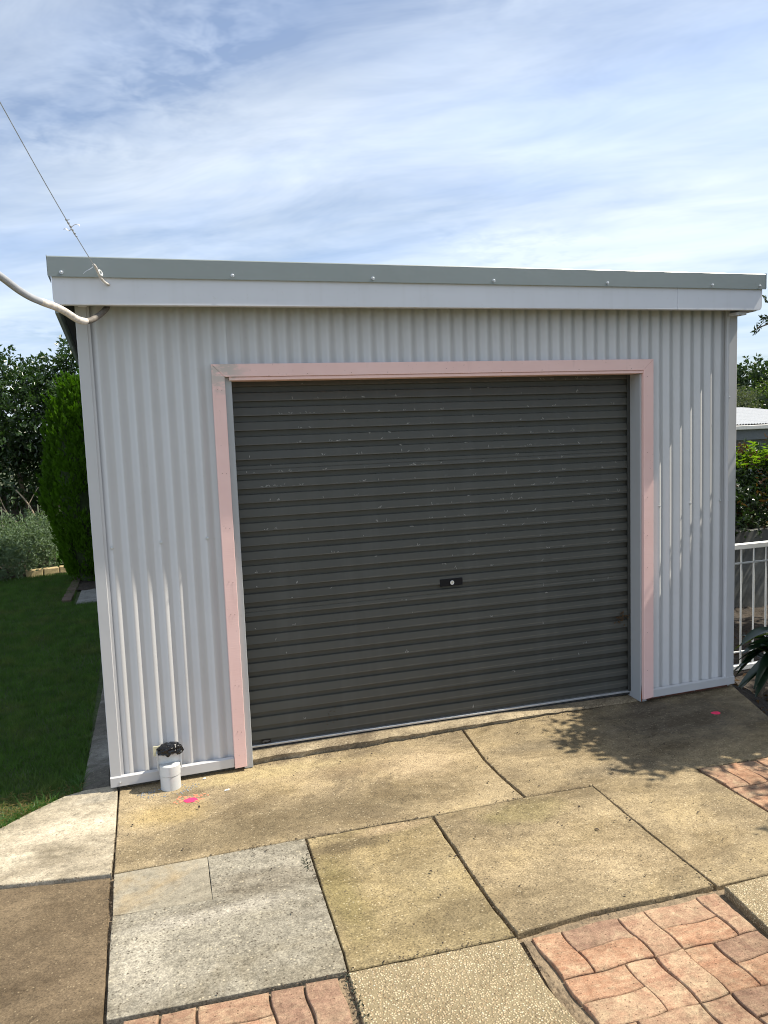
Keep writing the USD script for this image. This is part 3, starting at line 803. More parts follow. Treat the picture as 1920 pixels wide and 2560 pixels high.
# pink frame: mitred head and two side boards, nail heads, stop behind
YF, YB = -.036, -.0125
fr = thing('door_frame', None, None, parent=gar)
obj('frame_board', extrude_y([(.615, 2.1099), (.6785, 2.0457), (3.1602, 2.0457), (3.2301, 2.1099)][::-1], YF, YB), PINK, fr, label='pink head board')
obj('frame_board', extrude_y([(.6145, 2.1092), (.6780, 2.0450), (.6790, .008), (.6160, .006)], YF + .0006, YB), PINK, fr, label='left pink side board')
obj('frame_board', extrude_y([(3.2306, 2.1092), (3.1607, 2.0450), (3.1595, .008), (3.2305, .016)][::-1], YF + .0006, YB), PINK, fr, label='right pink side board')
obj('head_lining', box(.700, 3.160, -.030, .115, 2.028, 2.0445, .002), PINK, fr)
RUSTY = simple('rusty_nail', (.12, .06, .04), .8)
rg = np.random.default_rng(3)
nails = []
for x in np.linspace(.8, 3.05, 9):
    nails.append((x + rg.normal() * .05, 2.058 + rg.normal() * .004))
for z in (1.98, 1.56, 1.28, 1.0, .83, .45, .2):
    nails += [(.66, z), (.64, z + .004), (3.185, z + rg.normal() * .03)]
for x, z in nails:
    m = trimesh.creation.cylinder(.0017, .002, sections=6); m.apply_transform(trimesh.geometry.align_vectors([0, 0, 1], [0, -1, 0])); m.apply_translation((x, YF - .0003, z))
    obj('nail_head', m, RUSTY, fr)
obj('door_jamb', box(.668, .7140, -.012, .14, -.012, 2.045, .002), JAMB, gar)
obj('door_jamb', cat_([box(3.1505, 3.195, -.012, .14, -.012, 2.027, .002)]), JAMB, gar)
obj('bare_timber', hull([(3.1535, -.014, -.01), (3.1610, -.014, -.01), (3.1610, -.014, .10), (3.1575, -.014, .085), (3.1530, -.014, .03), (3.1535, -.0118, -.01), (3.1610, -.0118, .10), (3.1610, -.0118, -.01)]), simple('bare_red_timber', (.24, .085, .04), .8, var=.3, scale=40), gar, label='patch of bare red timber at the foot of the right jamb')

# roller door
DX0, DX1 = .708, 3.153
rd = thing('roller_door', None, None, parent=gar)
NS = 26
prof0 = [(0.0, .1175), (.355, .1168), (.385, .1000), (.395, .0965), (.43, .0970), (.945, .1020), (.965, .1045), (1.0, .1175)]


def dzd(x, z):                                                  # the curtain hangs a little out of level at the bottom
    return (.009 - .0131 * (x - .71)) * (1 - z / 2.05)


xs = np.linspace(DX0, DX1, 28)
for s in range(NS):
    z0 = DOOR_Z0 + s * DOOR_P
    pr = [(z0 + t * DOOR_P, yy) for t, yy in prof0]
    if s in (19, 9):                                            # two ribs carry a pressed middle groove
        pr = [(z0 + t * DOOR_P, yy) for t, yy in prof0[:5] + [(.66, .0995), (.68, .1022), (.71, .1025), (.73, .1003)] + prof0[5:]]
    m = len(pr)
    vv = np.array([(x, yy + .0025 * (meshkit.noise(np.array([[x * 1.1, s * .21, 0]]), 6)[0] - .5), z + dzd(x, z) + .0035 * (meshkit.noise(np.array([[x * .7, 1.3, 0]]), 9)[0] - .5)) for x in xs for z, yy in pr])
    f = []
    for i in range(len(xs) - 1):
        for j in range(m - 1):
            a, b, c, d = i * m + j, i * m + j + 1, (i + 1) * m + j + 1, (i + 1) * m + j
            f += [[a, c, b], [a, d, c]]
    obj('door_rib', (vv, np.array(f)), DOOR, rd)
rg = np.random.default_rng(77)
B, A, Nn, Ln, Wn = [], [], [], [], []
for s in range(NS):
    zc = DOOR_Z0 + (s + .43) * DOOR_P
    want = int(np.interp(zc, [.05, .6, 1.0, 1.3, 1.7, 1.95, 2.05], [1, 3, 8, 13, 17, 12, 5]) * rg.uniform(.7, 1.3))
    for q in range(want):
        x = rg.uniform(DX0 + .05, DX1 - .05); up = rg.random() < .84
        z = zc + .001 if up else DOOR_Z0 + (s + .955) * DOOR_P
        for e in range(rg.integers(1, 4)):
            B.append((x + rg.normal() * .005, .0960 if up else .1005, z + dzd(x, z) + abs(rg.normal()) * .002)); A.append((rg.normal() * .9, 0, rg.uniform(.2, 1.0) if up else -rg.uniform(.1, .5)))
            Nn.append((0, -1, 0)); Ln.append(rg.uniform(.007, .022)); Wn.append(rg.uniform(.0025, .0065))
obj('paint_scuffs', leaves(np.array(B), np.array(A), np.array(Nn, float), np.array(Ln), np.array(Wn), 0.02, 0), simple('scuffed_paint', (.23, .23, .215), .8, var=.35, scale=90), rd, kind='stuff')
def sag(m):
    v_, f_ = m
    v_ = np.array(v_); v_[:, 2] += dzd(v_[:, 0], v_[:, 2])
    return v_, f_


obj('bottom_rail', sag(box(DX0 + .004, DX1 - .003, .096, .122, .040, .0515, .002)), ZINC, rd)
obj('rubber_strip', sag(box(DX0 + .004, DX1 - .003, .1, .118, .026, .0395, .002)), RUBBER, rd)
obj('lock_plate', cat_([box(1.862, 2.004, .0945, .104, .8315, .8745, .002)]), BLACK, rd)
m = trimesh.creation.cylinder(.0105, .012, sections=24); m.apply_transform(trimesh.geometry.align_vectors([0, 0, 1], [0, -1, 0])); m.apply_translation((1.934, .0925, .852))
m2 = trimesh.creation.torus(.0105, .0022, 24, 8); m2.apply_transform(trimesh.geometry.align_vectors([0, 0, 1], [0, -1, 0])); m2.apply_translation((1.934, .087, .852))
lk = obj('lock_barrel', trimesh.util.concatenate([m, m2]), simple('lock_chrome', (.72, .72, .70), .3, .6), rd, smooth=40)
obj('keyhole', box(1.9335, 1.9350, .0858, .0862, .847, .857, .0001), BLACK, rd)
obj('maker_sticker', box(.782, .832, .0962, .0968, .0655, .0850, .0001), BLACK, rd)
for k, (a, b, zz_) in enumerate(((.787, .828, .0790), (.787, .820, .0735))):
    obj('sticker_line', box(a, b, .0953, .0957, zz_ - .0010, zz_ + .0010, .0001), simple('sticker_print', (.16, .16, .16), .6), rd)
for a, b in ((.7143, .724), (3.134, 3.1502)):
    obj('guide_track', box(a, b, .0865, .0975, .03, 2.03, .001), simple('guide_paint', (.035, .036, .032), .5), gar)
# dark space over the curtain
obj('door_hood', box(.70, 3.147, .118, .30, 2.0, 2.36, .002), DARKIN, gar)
# threshold
def step_mesh():
    n = 160; xs = np.linspace(.7145, 3.150, n)
    wob = lambda s, a, k: a * (meshkit.fbm(np.stack([xs * s, 0 * xs, 0 * xs + k], -1), 4, k) - .5)
    hgt = np.interp(xs, [.70, 1.4, 2.2, 3.0, 3.15], [.033, .030, .018, .000, -.008])
    yf = .012 + wob(5, .035, 1) + wob(30, .012, 2)
    rows = [np.stack([xs, yf + .016 + wob(18, .02, 3), np.full(n, -.06)], 1), np.stack([xs, yf + .014 + wob(18, .02, 3), hgt * 0 - .006 + wob(22, .012, 8)], 1), np.stack([xs, yf, hgt - .012 + wob(20, .006, 4)], 1), np.stack([xs, yf + .010, hgt - .001 + wob(20, .004, 5)], 1), np.stack([xs, yf * 0 + .075, hgt + .002 + wob(9, .003, 6)], 1), np.stack([xs, yf * 0 + .35, hgt + .003], 1)]
    vv = np.vstack(rows); f = []
    for r in range(len(rows) - 1):
        a = r * n + np.arange(n - 1)
        f += [np.stack([a, a + 1, a + n + 1], 1), np.stack([a, a + n + 1, a + n], 1)]
    return vv, np.vstack(f)
obj('threshold', step_mesh(), C_STEP, gar, smooth=50, label='rough concrete threshold under the roller door')

# ------------------------------------------------------------------ small things at the garage
# white pipe stub with bag
px_, py_ = .284, -.080
pipe = thing('drain_pipe', 'short white plastic drain pipe standing against the corrugated wall', 'pipe', loc=(px_, py_, GZ))
def cyl(r, z0, z1, n=36, bev=.003, ri=None):
    pr = [(0, z0), (r, z0), (r, z1 - bev), (r - bev, z1), (0, z1)]
    m = trimesh.creation.revolve(pr, sections=n); return np.array(m.vertices), np.array(m.faces)
obj('pipe_body', cyl(.0500, 0, .075), PVC, pipe, smooth=40)
obj('pipe_collar', cyl(.0520, .0745, .129, bev=.005), PVC, pipe, smooth=40)
def half_socket():
    ang = np.linspace(math.radians(-12), math.radians(192), 22)
    ro, ri, z0 = .060, .055, .10
    zt = lambda a: .205 - .018 * (1 - math.sin(max(0, min(math.pi, a))))
    vv, f = [], []
    for a in ang:
        c, s = math.cos(a), math.sin(a)
        vv += [(ro * c, ro * s + .004, z0), (ro * 1.04 * c, ro * 1.04 * s + .004, zt(a)), (ri * c, ri * s + .004, zt(a)), (ri * c, ri * s + .004, z0)]
    for i in range(len(ang) - 1):
        for j in range(4):
            a0, b0 = i * 4 + j, i * 4 + (j + 1) % 4
            f += [[a0, b0, b0 + 4], [a0, b0 + 4, a0 + 4]]
    f += [[0, 2, 1], [0, 3, 2]]; e = (len(ang) - 1) * 4; f += [[e, e + 1, e + 2], [e, e + 2, e + 3]]
    # slanting front lip of the cut socket
    lip = hull([(-.060, .004, .118), (.060, .004, .118), (-.062, -.004, .175), (.062, -.004, .175), (-.060, .010, .118), (.060, .010, .118), (-.062, .004, .178), (.062, .004, .178)])
    return cat_([(np.array(vv), np.array(f)), lip])
obj('pipe_socket', half_socket(), PVC, pipe, smooth=40)
# yellowed card scrap behind
obj('card_scrap', box(-.075, -.030, .034, .038, .16, .212, .001), simple('yellow_card', (.62, .58, .40), .8), pipe)
# bag: crumpled film over the socket
rg = np.random.default_rng(9)
s = trimesh.creation.icosphere(4, 1.0)
vv = np.array(s.vertices)
nn = meshkit.fbm(vv * 2.1 + 3, 4, 2); n2 = np.abs(meshkit.noise(vv * 5.5 + 1, 7) - .5) * 2; n3 = np.abs(meshkit.noise(vv * 11 + 5, 8) - .5) * 2
r = .62 + .52 * nn - .13 * n2 - .04 * n3
vv = vv * r[:, None] * [.074, .052, .030]
low = np.clip(-vv[:, 2] / .03, 0, 1)
hang = np.clip(meshkit.noise(np.c_[vv[:, 0] * 38 + 2.3, vv[:, 1] * 20, 0 * vv[:, 0]], 12) - .42, 0, 1) * 2
vv[:, 2] -= low * (.004 + .05 * hang * (vv[:, 1] < .01))
vv[:, 1] *= 1 + .12 * low
vv += [px_ + .004, py_ + .006, GZ + .205]
obj('plastic_bag', (vv, np.array(s.faces)), BAG, label='crumpled black plastic bag tied over the white drain pipe', cat='plastic bag', smooth=50)

# conduit cable and stay wire at the left end of the fascia
cp = spline([(-1.35, -2.1, 3.35), (-.75, -1.45, 2.72), (-.38, -.98, 2.46), (-.232, -.75, 2.389), (-.189, -.62, 2.364), (-.137, -.5, 2.344), (-.058, -.35, 2.331), (-.017, -.27, 2.315), (.018, -.21, 2.299), (.055, -.165, 2.300), (.091, -.125, 2.322), (.123, -.09, 2.352), (.146, -.06, 2.385), (.15, -.05, 2.42)], 110)
cb = thing('service_cable', 'thick pale grey cable looping in under the left end of the fascia', 'cable')
obj('conduit', tube(cp[:90], .0145, 16), simple('grey_conduit', (.33, .34, .36), .45, var=.08, scale=30), cb, smooth=50)
obj('conduit_end', tube(cp[88:102], np.interp(np.arange(14), [0, 1, 12, 13], [.0145, .0158, .0158, .0145]), 16), simple('flaking_conduit', (.58, .53, .48), .6, var=.25, scale=60), cb, smooth=50, label='flaking white section of the conduit')
obj('conduit_tail', tube(cp[100:], .0138, 16), simple('weathered_cable', (.14, .12, .10), .7, var=.4, scale=70), cb, smooth=50)
w = spline([(-1.0, -3.0, 4.55), (-.45, -1.65, 3.46), (-.167, -.90, 2.964), (.022, -.42, 2.653), (.1, -.24, 2.537)], 40)
sw = thing('stay_wire', 'thin twisted steel wire running up from the fascia at the left', 'wire')
obj('wire', tube(w, .0019, 6), ZINC, sw)
tw = []
for k in range(2):
    t = np.linspace(0, 1, 24)
    a = np.array([.006, -.458, 2.679]) + (np.array([.040, -.380, 2.627]) - np.array([.006, -.458, 2.679])) * t[:, None]
    tw.append(tube(a + .0036 * np.stack([np.cos(t * 16 + k * 3.14), 0 * t, np.sin(t * 16 + k * 3.14)], 1), .0014, 5))
obj('twist', cat_(tw), ZINC, sw)
j = np.array([.022, -.42, 2.653])
ends = [spline([j + o for o in q], 14) for q in ([(0, 0, 0), (.012, 0, .012), (.026, 0, .016), (.034, .0, .008)], [(0, 0, .0), (-.014, 0, -.010), (-.024, 0, -.004), (-.03, 0, -.008)], [(0, 0, 0), (-.006, 0, .014), (-.012, 0, .03), (-.004, 0, .034)])]
ends.append(spline([(.1, -.24, 2.537), (.085, -.245, 2.52), (.066, -.25, 2.508), (.052, -.25, 2.495)], 12))
for e in ends:
    obj('wire_end', tube(e, .0017, 5), ZINC, sw)
obj('hook', tube(spline([(.098, -.24, 2.54), (.108, -.222, 2.528), (.116, -.20, 2.508), (.124, -.185, 2.492), (.140, -.165, 2.476), (.160, -.138, 2.470)], 20), .0058, 10), simple('hook_paint', (.52, .48, .44), .6, var=.35, scale=90), sw, smooth=50)
m = trimesh.creation.torus(.0125, .0048, 20, 10); m.apply_transform(trimesh.geometry.align_vectors([0, 0, 1], [.8, -.5, .3])); m.apply_translation((.124, -.19, 2.512))
obj('insulator_ring', m, PVC, sw, smooth=50)

# paint marks on the concrete
def splat(cx, cy, r, seed, z, ax=1.25, n=48, rag=.35):
    a = np.linspace(0, 2 * np.pi, n, endpoint=False)
    rr = r * (1 - rag / 2 + rag * meshkit.noise(np.stack([np.cos(a) * 2.6, np.sin(a) * 2.6, 0 * a + seed], -1), seed) + .5 * rag * np.clip(meshkit.noise(np.stack([np.cos(a) * 8, np.sin(a) * 8, 0 * a], -1), seed + 2) - .6, 0, 1))
    p = np.stack([cx + ax * rr * np.cos(a), cy + rr * np.sin(a), np.full(n, z)], 1)
    vv = np.vstack([p, [[cx, cy, z + .0004]], p - [0, 0, .0012]])
    f = [[i, (i + 1) % n, n] for i in range(n)]
    for i in range(n):
        k = (i + 1) % n
        f += [[i, n + 1 + i, n + 1 + k], [i, n + 1 + k, k]]
    return vv, np.array(f)
pm1 = thing('paint_mark', 'fluorescent pink paint spot on sunlit concrete near the drain pipe', 'paint mark')
obj('spot', splat(.364, -.268, .024, 2, GZ + .0016), FLUO, pm1)
rg = np.random.default_rng(4)
sp = []
for k in range(46):
    a, q = rg.random() * 6.28, .018 + .05 * rg.random() ** 1.5
    sp.append(splat(.374 + q * 1.3 * math.cos(a), -.262 + q * math.sin(a), rg.uniform(.0018, .0055), k, GZ + .0012, n=8))
obj('overspray', cat_(sp), FLUOD, pm1)
obj('paint_mark', splat(3.44, -.345, .022, 5, GZ + .0016, rag=.25), FLUO, label='fluorescent pink paint spot on the shaded concrete by the garage right corner', cat='paint mark')
for k, (x, y_, s_, lab) in enumerate(((.545, -.232, .014, 'white flake of scrap on concrete right of the pink spot'), (.452, -.052, .009, 'tiny white flake of scrap near the foot of the wall'))):
    obj('paper_scrap', hull([(x + dx * s_, y_ + dy * s_, GZ + dz) for dx, dy, dz in ((-1, -.3, .001), (-.6, .5, .004), (.2, .45, .002), (1, .35, .006), (.8, -.2, .002), (0, -.5, .005), (-.5, -.1, .008))]), GLASSW, label=lab, cat='scrap')

# leaf litter on the concrete
rng = np.random.default_rng(21)
n = 150
x, y = rng.uniform(.05, 3.1, n), rng.uniform(-1.75, -.06, n)
k = rng.random(n) < np.where(x > 1.0, .9, .3)
x, y = x[k], y[k]; n = len(x)
lit = leaves(np.stack([x, y, np.full(n, GZ + .005)], 1), np.c_[rng.normal(size=(n, 2)), rng.normal(size=n) * .12], np.tile([0, 0, 1.0], (n, 1)) + rng.normal(size=(n, 3)) * .25, rng.uniform(.007, .021, n), rng.uniform(.005, .011, n), .5, -.2)
obj('leaf_litter', lit, simple('leaf_litter_brown', (.035, .024, .016), .85), label='small dark dead leaves and bits scattered over the slabs', cat='leaf litter', kind='stuff')
for (cx, cy, cz, s_, seed, lab) in ((3.095, .088, .515, .020, 3, 'dry brown leaf clump stuck in cobweb on right edge of the roller door'), (1.193, .093, .15, .026, 8, 'dry straw wisps caught in cobweb low on the roller door')):
    rg = np.random.default_rng(seed); n = 26 if seed == 3 else 16
    P = np.array([cx, cy, cz]) + rg.normal(size=(n, 3)) * [s_, .004, s_ * (1 if seed == 3 else 1.5)]
    obj('dry_leaves', leaves(P, rand_dirs(rg, n) * [1, .25, 1], np.tile([0, -1.0, .2], (n, 1)), rg.uniform(.012, .032, n), rg.uniform(.004, .012, n) if seed == 3 else .002), L_DRY, label=lab, cat='dead leaves')
rng = np.random.default_rng(99)
J = [[(.005, -.82), (.38, -.832), (.805, -.84), (1.171, -.852), (1.396, -.866), (1.872, -.868), (2.234, -.888)], [(.806, -.84), (.779, -1.262), (.756, -1.649), (.746, -1.742), (.726, -1.983)], [(1.398, -.866), (1.364, -1.359), (1.351, -1.594), (1.353, -1.78), (1.326, -2.03)],
     [(2.236, -.888), (2.204, -1.373), (2.198, -1.6), (2.18, -1.81), (2.16, -2.08)], [(1.953, .04), (1.883, -.40), (1.873, -.609), (1.875, -.866)], [(.02, .0), (.012, -.516), (.001, -.822), (-.008, -1.389), (-.017, -1.69)], [(-.43, -.746), (.0, -.826)], [(-.01, -1.69), (.74, -1.748)], [(.746, -1.742), (.871, -1.749), (1.35, -1.781), (1.668, -1.77), (2.05, -1.79), (2.19, -1.80)],
     [(2.815, -.93), (2.81, -1.41), (2.83, -1.8)], [(.72, -.005), (1.5, 0), (2.4, .0), (3.1, 0.01)]]
cb_, ca_, cl_, cw_ = [], [], [], []
for q in J:
    q = np.array(q); L = np.r_[0, np.cumsum(np.linalg.norm(np.diff(q, axis=0), axis=1))]; n = int(L[-1] * 150)
    t = rng.random(n) * L[-1]; keep = meshkit.noise(np.stack([t * 5, 0 * t + q[0, 0] * 9, 0 * t], -1), 3) > .35; t = t[keep]; n = len(t)
    px2, py2 = np.interp(t, L, q[:, 0]) + rng.normal(size=n) * .007, np.interp(t, L, q[:, 1]) + rng.normal(size=n) * .007
    cb_.append(np.stack([px2, py2, np.full(n, GZ + .0015)], 1))
cb_ = np.vstack(cb_); n = len(cb_)
obj('joint_crumbs', leaves(cb_, np.c_[rng.normal(size=(n, 2)), rng.normal(size=n) * .2], np.tile([0, 0, 1.0], (n, 1)) + rng.normal(size=(n, 3)) * .4, rng.uniform(.003, .010, n), rng.uniform(.002, .007, n), .5, -.2), simple('joint_dirt', (.085, .062, .040), .95, var=.5, scale=60), label='crumbs of dirt gathered along the joints of the slabs', cat='dirt', kind='stuff')
# gravel mortar smear round the pipe foot, plant tuft in a joint
rg = np.random.default_rng(8); st_m = []
for k in range(90):
    a = rg.random() * 6.28; q = .055 + .05 * rg.random()
    c = (px_ - .01 + q * 1.5 * math.cos(a), py_ - .04 + q * .6 * math.sin(a), GZ + .001)
    m = trimesh.creation.icosphere(1, rg.uniform(.002, .005)); m.apply_scale([1, 1, .6]); m.apply_translation(c); st_m.append((np.array(m.vertices), np.array(m.faces)))
obj('gravel', cat_(st_m), BLUEMETAL, label='grey cement crumbs around the foot of the drain pipe', cat='gravel', kind='stuff')
rg = np.random.default_rng(18); n = 260
t = rg.random(n); bx_ = np.where(rg.random(n) < .6, .742 + .012 * rg.normal(size=n), .76 + .015 * rg.normal(size=n)); by_ = np.where(bx_ < .752, -1.95 + .12 * rg.normal(size=n), -1.05 + .03 * rg.normal(size=n))
obj('joint_moss', leaves(np.stack([bx_, by_, np.full(n, GZ - .004)], 1), rand_dirs(rg, n) + [0, 0, .5], rand_dirs(rg, n), .014, .006), leaf_mat('moss_grey_green', (.06, .07, .05), (.13, .14, .10), .1, .9), label='grey green moss crumbs in the joint beside the grey slab', cat='moss', kind='stuff')

# ------------------------------------------------------------------ left garden
rng = np.random.default_rng(31)
bedm = patch_grid(-6, .3, 7.15, 10.2, 60, 40, lambda X, Y: -.03 + bumpz(X, Y, 6, .06, 14))
obj('garden_bed', bedm, SOIL, label='dark soil of the planted bed beyond the lawn', cat='soil', kind='structure')
obj('side_bed', patch_grid(-.42, -.03, 5.75, 6.75, 12, 26, lambda X, Y: -.02 + bumpz(X, Y, 7, .04, 16)), SOIL, label='small soil bed at the far end of the side wall', cat='soil', kind='structure')
obj('paving_slab', slab_mesh([(-.40, 5.04), (-.03, 5.06), (-.03, 5.82), (-.375, 5.86)], GZ - .01, seed=44), C_FLAG, label='single grey concrete paver lying in the shaded grass by the side wall', cat='paving slab', kind='structure')
ed = thing('garden_edging', 'row of pale yellow bricks edging the planted bed beyond the lawn', 'garden edging')
ex, ey = -1.10, 7.14
for k in range(7):
    L = .185 + .03 * rng.random()
    a = math.radians(10 + rng.normal() * 3)
    m = box(0, L - .012, -.05, .05, -.06, .055 + rng.normal() * .006, .008)
    T = trimesh.transformations.rotation_matrix(a, [0, 0, 1])
    vv = m[0] @ T[:3, :3].T + [ex, ey, 0]
    obj('brick', (vv, m[1]), YBRICK, ed)
    ex += L * math.cos(a); ey += L * math.sin(a)
ed2 = thing('garden_edging', 'dull brown bricks edging the small bed at the end of the side wall', 'garden edging')  # darker brown brick than the pale yellow row
for k in range(8):
    m = box(-.05, .05, 0, .19, -.06, -.004 + rng.normal() * .004, .006)
    obj('brick', (m[0] + [-.50 + .008 * k, 5.15 + .2 * k, 0], m[1]), simple('brown_edging_brick', (.10, .072, .052), .9, var=.3, scale=20), ed2)
rk = trimesh.creation.icosphere(3, 1.0); vv = np.array(rk.vertices)
vv = vv * (.8 + .4 * meshkit.fbm(vv * 1.4, 3, 5))[:, None] * [.095, .09, .075] + [-.58, 7.62, .06]
obj('garden_rock', (vv, np.array(rk.faces)), ROCK, label='rounded brown rock on the bed behind the yellow edging bricks', cat='rock')

# golden conifer
rng = np.random.default_rng(41)
cx, cy, H, Rm = -.25, 6.45, 2.50, .435
con = thing('conifer', 'golden green columnar conifer with lit lime top beside the garage', 'tree')
def con_r(t):                                                     # radius against relative height
    return Rm * np.interp(t, [0, .06, .2, .42, .58, .72, .84, .93, 1.0], [.42, .62, .85, 1.0, 1.0, .88, .68, .46, .14])
ns = 900
t = rng.random(ns) ** .9; a = rng.random(ns) * 2 * np.pi
lump = meshkit.fbm(np.stack([np.cos(a) * 2.2, np.sin(a) * 2.2, t * 5], -1), 3, 17)
rr = con_r(t) * (.70 + .46 * lump)
P0 = np.stack([cx + rr * np.cos(a), cy + rr * np.sin(a), -.06 + t * H * .95], 1)
A0 = np.stack([np.cos(a) * .42, np.sin(a) * .42, np.full(ns, 1.0)], 1) + rng.normal(size=(ns, 3)) * .10
per = 30
u_ = rng.random(ns * per); P0r, A0r, ar = np.repeat(P0, per, 0), np.repeat(A0, per, 0), np.repeat(a, per)
hs = np.repeat(rng.uniform(.14, .26, ns), per)
w_ = (.052 * (1 - u_) + .008) * np.sqrt(rng.random(ns * per)); b_ = rng.random(ns * per) * 6.28
tang = np.stack([-np.sin(ar), np.cos(ar), 0 * ar], 1); outw = np.stack([np.cos(ar), np.sin(ar), 0 * ar], 1)
off = tang * (np.cos(b_) * w_)[:, None] * 1.2 + outw * (np.sin(b_) * w_)[:, None] * .7
P = P0r + A0r * (u_ * hs)[:, None] + off
ax = A0r * .9 + off * 9 + rng.normal(size=P.shape) * .22
nr = outw * .9 + [0, 0, .6] + rng.normal(size=P.shape) * .55
n = len(P)
obj('foliage', leaves(P, ax, nr, rng.uniform(.035, .075, n), rng.uniform(.016, .032, n), .1, -.05), L_GOLD, con)
tt = np.linspace(0, .97, 16); core = []
for i in range(15):
    pass
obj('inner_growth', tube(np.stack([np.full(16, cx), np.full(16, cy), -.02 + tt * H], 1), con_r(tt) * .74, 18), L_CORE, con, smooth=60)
obj('trunk', tube([(cx, cy, -.1), (cx, cy, .4)], [.06, .05], 8), BARK, con)

# tall dark shrub behind
rng = np.random.default_rng(43)
def shrub(name, label, cat, blobs, ntw, per, ln, wd, mat, stems, smat=BARK, group=None, **kw):
    t = thing(name, label, cat, group)
    m, p = crown(rng, blobs, ntw, per, ln, wd, **kw)
    obj('foliage', m, mat, t)
    for k, (q, r_) in enumerate(stems):
        obj('stem', tube(spline(q, 10), np.linspace(r_, r_ * .45, 10), 7), smat, t)
    return t
shrub('dark_shrub', 'tall dark glossy leaved shrub filling the far left behind the bed', 'shrub',
      [(-1.55, 9.0, 2.15, .75, .7, .85), (-.95, 9.2, 2.05, .7, .7, .80), (-.35, 9.1, 2.2, .55, .6, .90), (-.15, 9.1, 2.65, .38, .4, .5), (-2.3, 9.2, 1.9, .8, .7, .85), (-1.35, 9.2, 1.3, .7, .5, .5), (-.6, 9.3, 1.35, .6, .5, .5), (-1.75, 8.9, 2.75, .35, .3, .3)],
      3000, 9, .085, .038, L_DARK, [([(-1.3, 9.2, -.1), (-1.25, 9.1, .9), (-1.5, 9.0, 2.0)], .045), ([(-.7, 9.25, -.1), (-.8, 9.2, .9), (-.6, 9.1, 2.2)], .04)], up=.35, shell=.5, spread=.16)
# bare pale branches and low leafy plant in front of the fence
br = thing('bare_shrub', 'sparse shrub with bare pale forked stems in front of the paling fence', 'shrub')
for q, r_ in (([(-1.075, 8.6, .62), (-1.146, 8.6, .80), (-1.2, 8.6, .89), (-1.303, 8.6, 1.03)], .013), ([(-1.146, 8.6, .80), (-1.08, 8.62, .92), (-.995, 8.6, 1.05)], .007), ([(-1.28, 8.6, .50), (-1.351, 8.6, .584), (-1.434, 8.6, .686), (-1.60, 8.6, .83)], .011), ([(-1.434, 8.6, .686), (-1.48, 8.6, .80), (-1.53, 8.6, .98)], .007), ([(-1.0, 8.6, .0), (-1.02, 8.6, .3), (-1.075, 8.6, .62)], .016), ([(-1.0, 8.6, .0), (-1.1, 8.6, .3), (-1.28, 8.6, .5)], .014)):
    obj('stem', tube(spline(q, 10), np.linspace(r_, r_ * .7, 10), 7), PALEBARK, br)
m, _ = crown(rng, [(-1.05, 8.5, .42, .38, .25, .24), (-1.45, 8.5, 1.02, .2, .15, .12), (-.85, 8.5, .5, .2, .2, .2)], 70, 8, .085, .03, up=.1, spread=.12, droop=.4)
obj('foliage', m, L_GREY, br)
shrub('grey_bush', 'low feathery grey green bush spilling over the far left end of the edging bricks', 'bush',
      [(-1.45, 7.2, .20, .40, .35, .28), (-1.08, 7.42, .26, .36, .3, .32), (-1.9, 7.5, .3, .45, .4, .35), (-.92, 7.75, .40, .25, .25, .26), (-1.5, 7.8, .42, .3, .3, .25)],
      1500, 12, .042, .019, L_GREY, [([(-1.2, 7.5, -.05), (-1.2, 7.5, .2), (-1.1, 7.5, .4)], .01)], up=.9, shell=.45, spread=.13)
# strappy plant
rng = np.random.default_rng(47)
sp_ = thing('strap_plant', 'clump of bright green arching strap leaves behind the edging bricks', 'plant')
for k in range(46):
    a = rng.uniform(0, 2 * np.pi); L = rng.uniform(.3, .55); b0 = np.array([-.70 + rng.normal() * .05, 7.72 + rng.normal() * .05, -.02])
    s = np.linspace(0, 1, 7); hor = L * (s ** 1.4) * rng.uniform(.5, .95); ver = L * (1.35 * s - 1.05 * s ** 2.2) * rng.uniform(.8, 1.1)
    c = b0 + np.stack([np.cos(a) * hor, np.sin(a) * hor, ver], 1)
    wd = .011 * (1 - s ** 2) + .0008; sd = np.array([-np.sin(a), np.cos(a), 0])
    vv = np.vstack([c - sd * wd[:, None], c + sd * wd[:, None]]); f = []
    for i in range(6):
        f += [[i, i + 1, 7 + i + 1], [i, 7 + i + 1, 7 + i]]
    obj('leaf', (vv, np.array(f)), L_STRAP, sp_)
# paling fence
rng = np.random.default_rng(53)
fe = thing('paling_fence', 'weathered timber paling fence in deep shade behind the far left shrubs', 'fence')
for k in range(34):
    x = -3.2 + k * .1335; hh = 1.02 + rng.normal() * .03
    yb = 9.75 - (.028 if k % 2 else 0)
    w_ = .062 if k % 2 else .058
    obj('paling', box(x - w_, x + w_, yb, yb + .014, -.12, hh, .003), PALING, fe)
for z in (.25, .85):
    obj('rail', box(-3.3, 1.4, 9.766, 9.81, z, z + .07, .003), PALING, fe)

